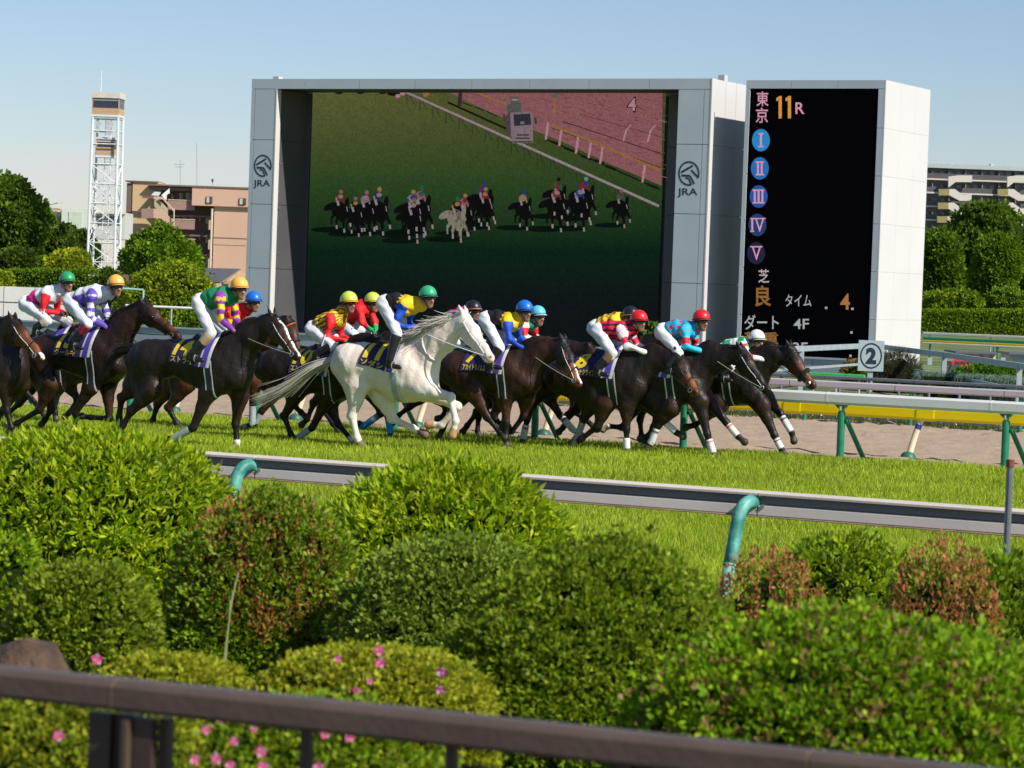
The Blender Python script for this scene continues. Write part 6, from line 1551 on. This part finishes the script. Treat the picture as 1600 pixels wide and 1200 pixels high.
# far rank first
H_(dict(helm=(106, 437), sh=(72, 459), el=(66, 486), ha=(95, 490), hip=(44, 474), kn=(74, 501), ft=(58, 520), silk=s_j1, hcol=cc_(GRN), boottop=(.45, .38, .28), glove=(.012, .012, .012), whip=(.52, 0, -.26), wc='red', label='jockey in pink, white and red silks with a green cap, second from the left'),
   g=(86, 662), cr=(30, 522), wi=(108, 522), poll=(176, 490), nose=(214, 535), RH=[(50, 585), (38, 608), (59, 634), (70, 648)], LH=[(60, 590), (30, 630), (8, 650), (-6, 655)], RF=[(95, 598), (87, 622), (86, 645), (88, 657)], LF=[(104, 598), (122, 624), (108, 645), (100, 652)], label='dark horse under the pink and white silks, half hidden behind the number 13 horse', far=1, num=None)
H_(dict(helm=(397, 468), sh=(360, 487), el=(356, 512), ha=(384, 520), hip=(330, 492), kn=(352, 522), ft=(330, 545), turn=24, silk=s_block(RS, YLS, bands((.5, RS), (.9, YLS), (9, RS)), .45), hcol=cc_(BLU), label='jockey with a blue cap and red and yellow silks, peeping out behind the green jacket'),
   g=(284, 671), cr=(292, 534), wi=(368, 532), poll=(456, 497), nose=(474, 552), hy=-.08, ny=-.30, RH=[(292, 600), (263, 637), (275, 660), (285, 671)], LH=[(272, 600), (246, 632), (239, 656), (236, 666)], RF=[(398, 595), (395, 630), (394, 662), (379, 669)], LF=[(436, 608), (408, 643), (398, 662), (387, 670)],
   wrap={'RF': (GB, None, .05, .1), 'LF': (GB, None, .1, .0)}, face=.5, brow=mat('bridle_orange', (.62, .13, .03), .5), label='dark horse with an orange browband, behind the number 14 horse', far=1, tan=(.14, .045, .018), tanamt=.9)
H_(dict(helm=(583, 469), hr=.112, sh=(562, 482), el=(566, 505), ha=(580, 515), hip=(533, 502), kn=(555, 525), ft=(540, 548), turn=20, silk=s_block(RS, RS, bands((1.5, RS), (9, (.02, .3, .08)))), glove=(.02, .28, .08), hcol=cc_(YGR), el_='orange', label='jockey in plain red silks with green gloves and a yellow cap, behind the striped rider'),
   g=(608, 687), cr=(505, 536), wi=(580, 540), poll=(636, 520), nose=(672, 560), RH=[(520, 600), (505, 640), (520, 662), (530, 672)], LH=[(515, 600), (490, 630), (480, 655), (470, 665)], RF=[(600, 612), (606, 650), (610, 674), (608, 688)], LF=[(580, 612), (596, 646), (567, 667), (560, 661)],
   wrap={'RF': ((.01, .22, .62), None, .1, .2), 'LF': ((.01, .22, .62), WHT, .1, .3)}, label='black horse with bright blue leg wraps, mostly hidden behind the white horse', far=1, nocloth=1)
H_(dict(helm=(740, 482), sh=(717, 492), el=(722, 514), ha=(745, 522), hip=(690, 508), kn=(712, 535), ft=(700, 555), turn=24, silk=s_block((.55, .02, .2), (.01, .17, .09), bands((9, (.01, .17, .09))), .7), hcol=cc_(BLK), el_='orange', label='jockey with a black cap hidden behind the head of the white horse'),
   g=(690, 683), cr=(655, 548), wi=(730, 548), poll=(800, 530), nose=(838, 572), RH=[(672, 612), (697, 634), (693, 650), (682, 655)], LH=[(668, 612), (640, 635), (622, 650), (612, 662)], RF=[(770, 610), (790, 640), (786, 662), (796, 668)], LF=[(750, 610), (748, 650), (746, 674), (750, 684)], label='dark horse between the white horse and the number 7 horse, almost hidden', far=1, nocloth=1)
H_(dict(helm=(841, 490), hr=.112, sh=(818, 503), el=(820, 526), ha=(842, 535), hip=(788, 520), kn=(812, 545), ft=(800, 565), turn=24, silk=s_block((.01, .20, .10), (.01, .20, .10), bands((.45, (.6, .62, .6)), (1.0, RS), (9, WS))), hcol=cc_((.10, .50, .68), (.10, .50, .68), WHC, WHC, (.10, .50, .68)), brim=WHC, label='jockey with a light blue and white cap behind the blue capped rider'),
   g=(816, 694), cr=(762, 552), wi=(838, 548), poll=(925, 538), nose=(948, 585), RH=[(790, 615), (770, 650), (786, 668), (795, 676)], LH=[(780, 615), (745, 645), (730, 665), (722, 676)], RF=[(832, 620), (824, 654), (818, 682), (816, 694)], LF=[(848, 608), (876, 650), (896, 672), (910, 681)],
   wrap={'RF': (WB_, BLK, .35, .3), 'LF': (WB_, BLK, .1, 0)}, sock=('LF',), label='dark bay horse with a white sock on its leading foreleg, beyond the number 7 horse', far=1, tan=(.10, .035, .02))
H_(dict(helm=(986, 491), hr=.112, sh=(960, 502), el=(968, 528), ha=(990, 545), hip=(932, 512), kn=(958, 545), ft=(948, 565), turn=24, silk=s_stars, hcol=cc_(BLK), el_='orange', label='jockey in yellow silks with dark stars and a black cap, behind the red capped rider'),
   g=(930, 697), cr=(905, 556), wi=(985, 548), poll=(1046, 520), nose=(1066, 560), RH=[(920, 620), (896, 642), (914, 655), (934, 672)], LH=[(915, 620), (888, 650), (880, 668), (872, 676)], RF=[(1000, 625), (973, 668), (951, 666), (941, 672)], LF=[(1010, 620), (1000, 655), (1002, 680), (1008, 690)], sock=('RF',), label='dark horse on the far side of the red and black silks', far=1, nocloth=1)
# left part of the field
H_(dict(helm=(182, 443), sh=(143, 459), el=(141, 495), ha=(172, 515), hip=(114, 470), kn=(137, 507), ft=(116, 541), silk=s_j13, hcol=cc_(ORG), glove=(.65, .65, .64), boottop=(.16, .012, .03), label='jockey in white and violet silks with an orange cap on horse number 13'),
   g=(60, 676), cr=(65, 524), wi=(160, 516), poll=(226, 469), nose=(286, 524), ny=-.10, hy=-.03, tb=(38, 545), RH=[(78, 600), (62, 640), (27, 661), (12, 668)], LH=[(72, 596), (80, 640), (70, 656), (64, 664)], RF=[(142, 604), (118, 644), (117, 668), (112, 676)], LF=[(168, 604), (171, 654), (142, 652), (126, 650)],
   hand=(176, 516), num='13', txt='クールキ', k=.95, face=.75, facec=(.10, .036, .016), tan=(.06, .023, .012), tanamt=.9, label='dark bay horse with a 13 cloth stretching its head toward the rump of horse 14')
H_(dict(helm=(-26, 446), sh=(-58, 462), el=(-62, 490), ha=(-30, 500), hip=(-90, 478), kn=(-66, 510), ft=(-85, 540), silk=s_block(BLS, BLS, bands((9, WS))), hcol=cc_(REDC), label='jockey in blue silks cut off by the left edge of the picture'),
   g=(15, 682), cr=(-92, 535), wi=(-2, 528), poll=(24, 494), nose=(71, 557), nk=(-.12, 0, -.02), hy=-.10, ny=-.30, RH=[(-80, 610), (-100, 650), (-120, 675), (-130, 685)], LH=[(-70, 610), (-80, 650), (-100, 665), (-110, 672)], RF=[(8, 602), (10, 640), (18, 668), (14, 676)], LF=[(32, 600), (6, 640), (-4, 655), (-14, 660)],
   face=.9, facec=(.22, .07, .025), tanamt=.9, blaze=(.88, 1.1, .03), label='bay horse with a chestnut muzzle entering at the left edge', pale=1)
H_(dict(helm=(546, 469), sh=(517, 498), el=(511, 527), ha=(541, 533), hip=(492, 514), kn=(519, 541), ft=(496, 562), turn=24, silk=s_j5, hcol=cc_(YGR), el_='orange', brim=(.75, .5, .05), label='jockey in yellow and black stripes with red sleeves and a yellow cap, crouched low'),
   g=(554, 697), cr=(435, 545), wi=(528, 546), poll=(590, 522), nose=(628, 565), RH=[(470, 606), (444, 650), (454, 678), (463, 688)], LH=[(474, 604), (458, 632), (470, 644), (480, 653)], RF=[(514, 618), (488, 668), (466, 684), (449, 686)], LF=[(514, 630), (528, 662), (547, 685), (555, 697)],
   wrap={'RF': (GB, None, .15, .2)}, sock=('LF',), hand=(541, 533), num='10', txt='エンスージ', k=.93, label='black horse with grey leg wraps between horse 14 and the white horse')
H_(dict(helm=(375, 447), sh=(344, 463), el=(345, 498), ha=(368, 519), hip=(316, 472), kn=(330, 521), ft=(304, 560), silk=s_j14, hcol=cc_(ORG), el_='orange', boottop=(.42, .30, .18), glove=(.35, .20, .08), label='jockey in a green jacket with purple and yellow hooped sleeves and an orange cap'),
   g=(370, 702), cr=(240, 529), wi=(346, 531), poll=(430, 490), nose=(473, 556), hy=-.05, ny=-.30, tb=(212, 548), RH=[(238, 610), (205, 642), (192, 666), (184, 676)], LH=[(218, 602), (190, 622), (186, 652), (188, 664)], RF=[(325, 614), (302, 668), (270, 686), (257, 686)], LF=[(375, 618), (368, 662), (370, 690), (370, 703)],
   wrap={'RF': (GB, None, .08, .1)}, sock=('LF',), hand=(370, 520), num='14', txt='ストライ', k=.97, lg=1.2, blaze=(.12, .97, .020), face=.5, pale=1, coat=(.013, .010, .009), label='near black horse with a white blaze and a 14 cloth, left of the white horse')
# centre
H_(dict(helm=(820.5, 482.5), sh=(793, 503), el=(795, 531), ha=(820, 546), hip=(762, 499), kn=(781, 543), ft=(770, 572), silk=s_block(YLS, (.012, .011, .012), bands((.12, YLS), (9, BLS)), .74, .2), hcol=cc_(BLU), glove=(.50, .36, .28), label='jockey with a blue cap, black and yellow body and blue sleeves on horse number 7'),
   g=(792, 700), cr=(722, 547), wi=(800, 543), poll=(884, 530), nose=(912, 600), hy=-.06, ny=-.36, tb=(699, 565), RH=[(742, 614), (762, 652), (781, 676), (790, 685)], LH=[(732, 610), (706, 642), (692, 670), (685, 684)], RF=[(790, 618), (791, 660), (791, 684), (792, 698)], LF=[(822, 622), (818, 650), (800, 674), (784, 664)],
   hand=(822, 547), num='7', txt='アカイトリノムス', k=.98, hood=1, face=.95, facec=(.24, .085, .03), blaze=(.55, .97, .019), coat=(.013, .0075, .0055), tan=(.09, .034, .015), tanamt=.9, label='dark bay horse number 7 in a black hood with a white nose stripe', pale=1)
H_(dict(helm=(669.5, 460.5), sh=(631, 476), el=(616, 505), ha=(645, 513), hip=(604, 474), kn=(620, 520), ft=(612, 571), silk=s_block(YLS, (.012, .011, .012), bands((.10, YLS), (9, BLS)), .74, .25), hcol=cc_((.03, .36, .15)), brim=(.02, .30, .25), glove=(.7, .7, .7), label='jockey with a green cap, yellow chest and blue sleeves riding the white horse'),
   g=(566, 701), cr=(556, 534), wi=(634, 541), poll=(728, 488), nose=(776, 558), hy=-.08, ny=-.34, tb=(520, 560), tail=[(492, 572), (466, 592), (436, 610), (398, 622)], RH=[(560, 604), (550, 650), (558, 684), (566, 700)], LH=[(602, 622), (613, 654), (645, 669), (666, 680)], RF=[(660, 608), (704, 620), (712, 658), (706, 682)], LF=[(668, 612), (715, 635), (690, 664), (668, 664)],
   hand=(646, 513), num='11', txt='ソダシ', k=1.02, white=1, girth=(.33, .38, .38), label='pure white horse number 11 galloping with flying mane and tail')
# right
H_(dict(helm=(1183, 528), hr=.113, sh=(1158, 541), el=(1172, 560), ha=(1200, 562), hip=(1120, 552), kn=(1142, 572), ft=(1130, 592), silk=s_check, hcol=cc_(WHC), label='jockey with a white cap in green and white silks, last to the right'),
   g=(1228, 716), cr=(1066, 550), wi=(1150, 552), poll=(1238, 541), nose=(1279, 602), hy=-.03, ny=-.12, RH=[(1120, 630), (1098, 652), (1104, 674), (1108, 690)], LH=[(1124, 632), (1104, 652), (1086, 664), (1070, 668)], RF=[(1190, 634), (1210, 680), (1221, 702), (1229, 715)], LF=[(1196, 622), (1219, 646), (1237, 676), (1241, 691)],
   wrap={'RF': (WB_, BLK, .25, .0), 'LF': (WB_, BLK, .12, 0)}, hand=(1201, 562), noseband=0, face=.7, facec=(.20, .065, .022), k=1.0, txt='ナ', label='dark bay horse leading the others at the right with a black sheepskin noseband')
H_(dict(helm=(1096.5, 497), sh=(1071, 515), el=(1071, 541), ha=(1101, 551), hip=(1038, 518), kn=(1060, 552), ft=(1048, 580), silk=s_dots, hcol=cc_(REDC), glove=(.25, .25, .25), label='jockey with a red cap and light blue silks with red spots'),
   g=(1116, 715), cr=(974, 552), wi=(1062, 549), poll=(1160, 541), nose=(1208, 610), hy=-.04, ny=-.18, RH=[(1048, 638), (1028, 664), (1018, 690), (1011, 701)], LH=[(1040, 636), (1022, 668), (1012, 682), (999, 686)], RF=[(1093, 628), (1105, 678), (1112, 700), (1117, 715)], LF=[(1098, 616), (1135, 660), (1153, 682), (1165, 692)],
   wrap={'RF': (WB_, RS, .4, .5), 'LF': (WB_, RS, .1, 0), 'RH': (WB_, BLK, .15, .3)}, hand=(1102, 551), k=1.0, txt='ハギノ', face=.25, facec=(.06, .035, .025), label='black horse with red striped white wraps, second from the right', pale=1)
H_(dict(helm=(999, 498), sh=(971, 516), el=(980, 541), ha=(1019, 554), hip=(938, 517), kn=(957, 552), ft=(936, 583), silk=s_j11, hcol=cc_(REDC), glove=(.015, .015, .03), boottop=(.20, .12, .05), label='jockey with a red cap in red and black silks with white sleeves'),
   g=(980, 708), cr=(888, 556), wi=(972, 550), poll=(1064, 549), nose=(1094, 614), hy=-.05, ny=-.30, RH=[(946, 632), (934, 666), (908, 686), (895, 695)], LH=[(926, 628), (912, 655), (903, 680), (892, 695)], RF=[(979, 632), (979, 670), (979, 694), (980, 709)], LF=[(992, 620), (1032, 653), (1057, 676), (1069, 683)],
   wrap={'RF': (WB_, None, .6, .5), 'LF': (WB_, None, .05, 0), 'LH': (GB, None, .1, .5)}, hand=(1020, 555), num='8', txt='ククナクライア', k=1.0, hood=(.03, .022, .020), face=.9, facec=(.26, .085, .025), tan=(.06, .026, .014), label='dark bay horse with a brown nose between the number 7 horse and the spotted silks')
for hd_d, rd_d in HS:
    R_, L_ = build_horse(hd_d)
    rd = build_rider(L_, np.array(R_.location[:]), rd_d)
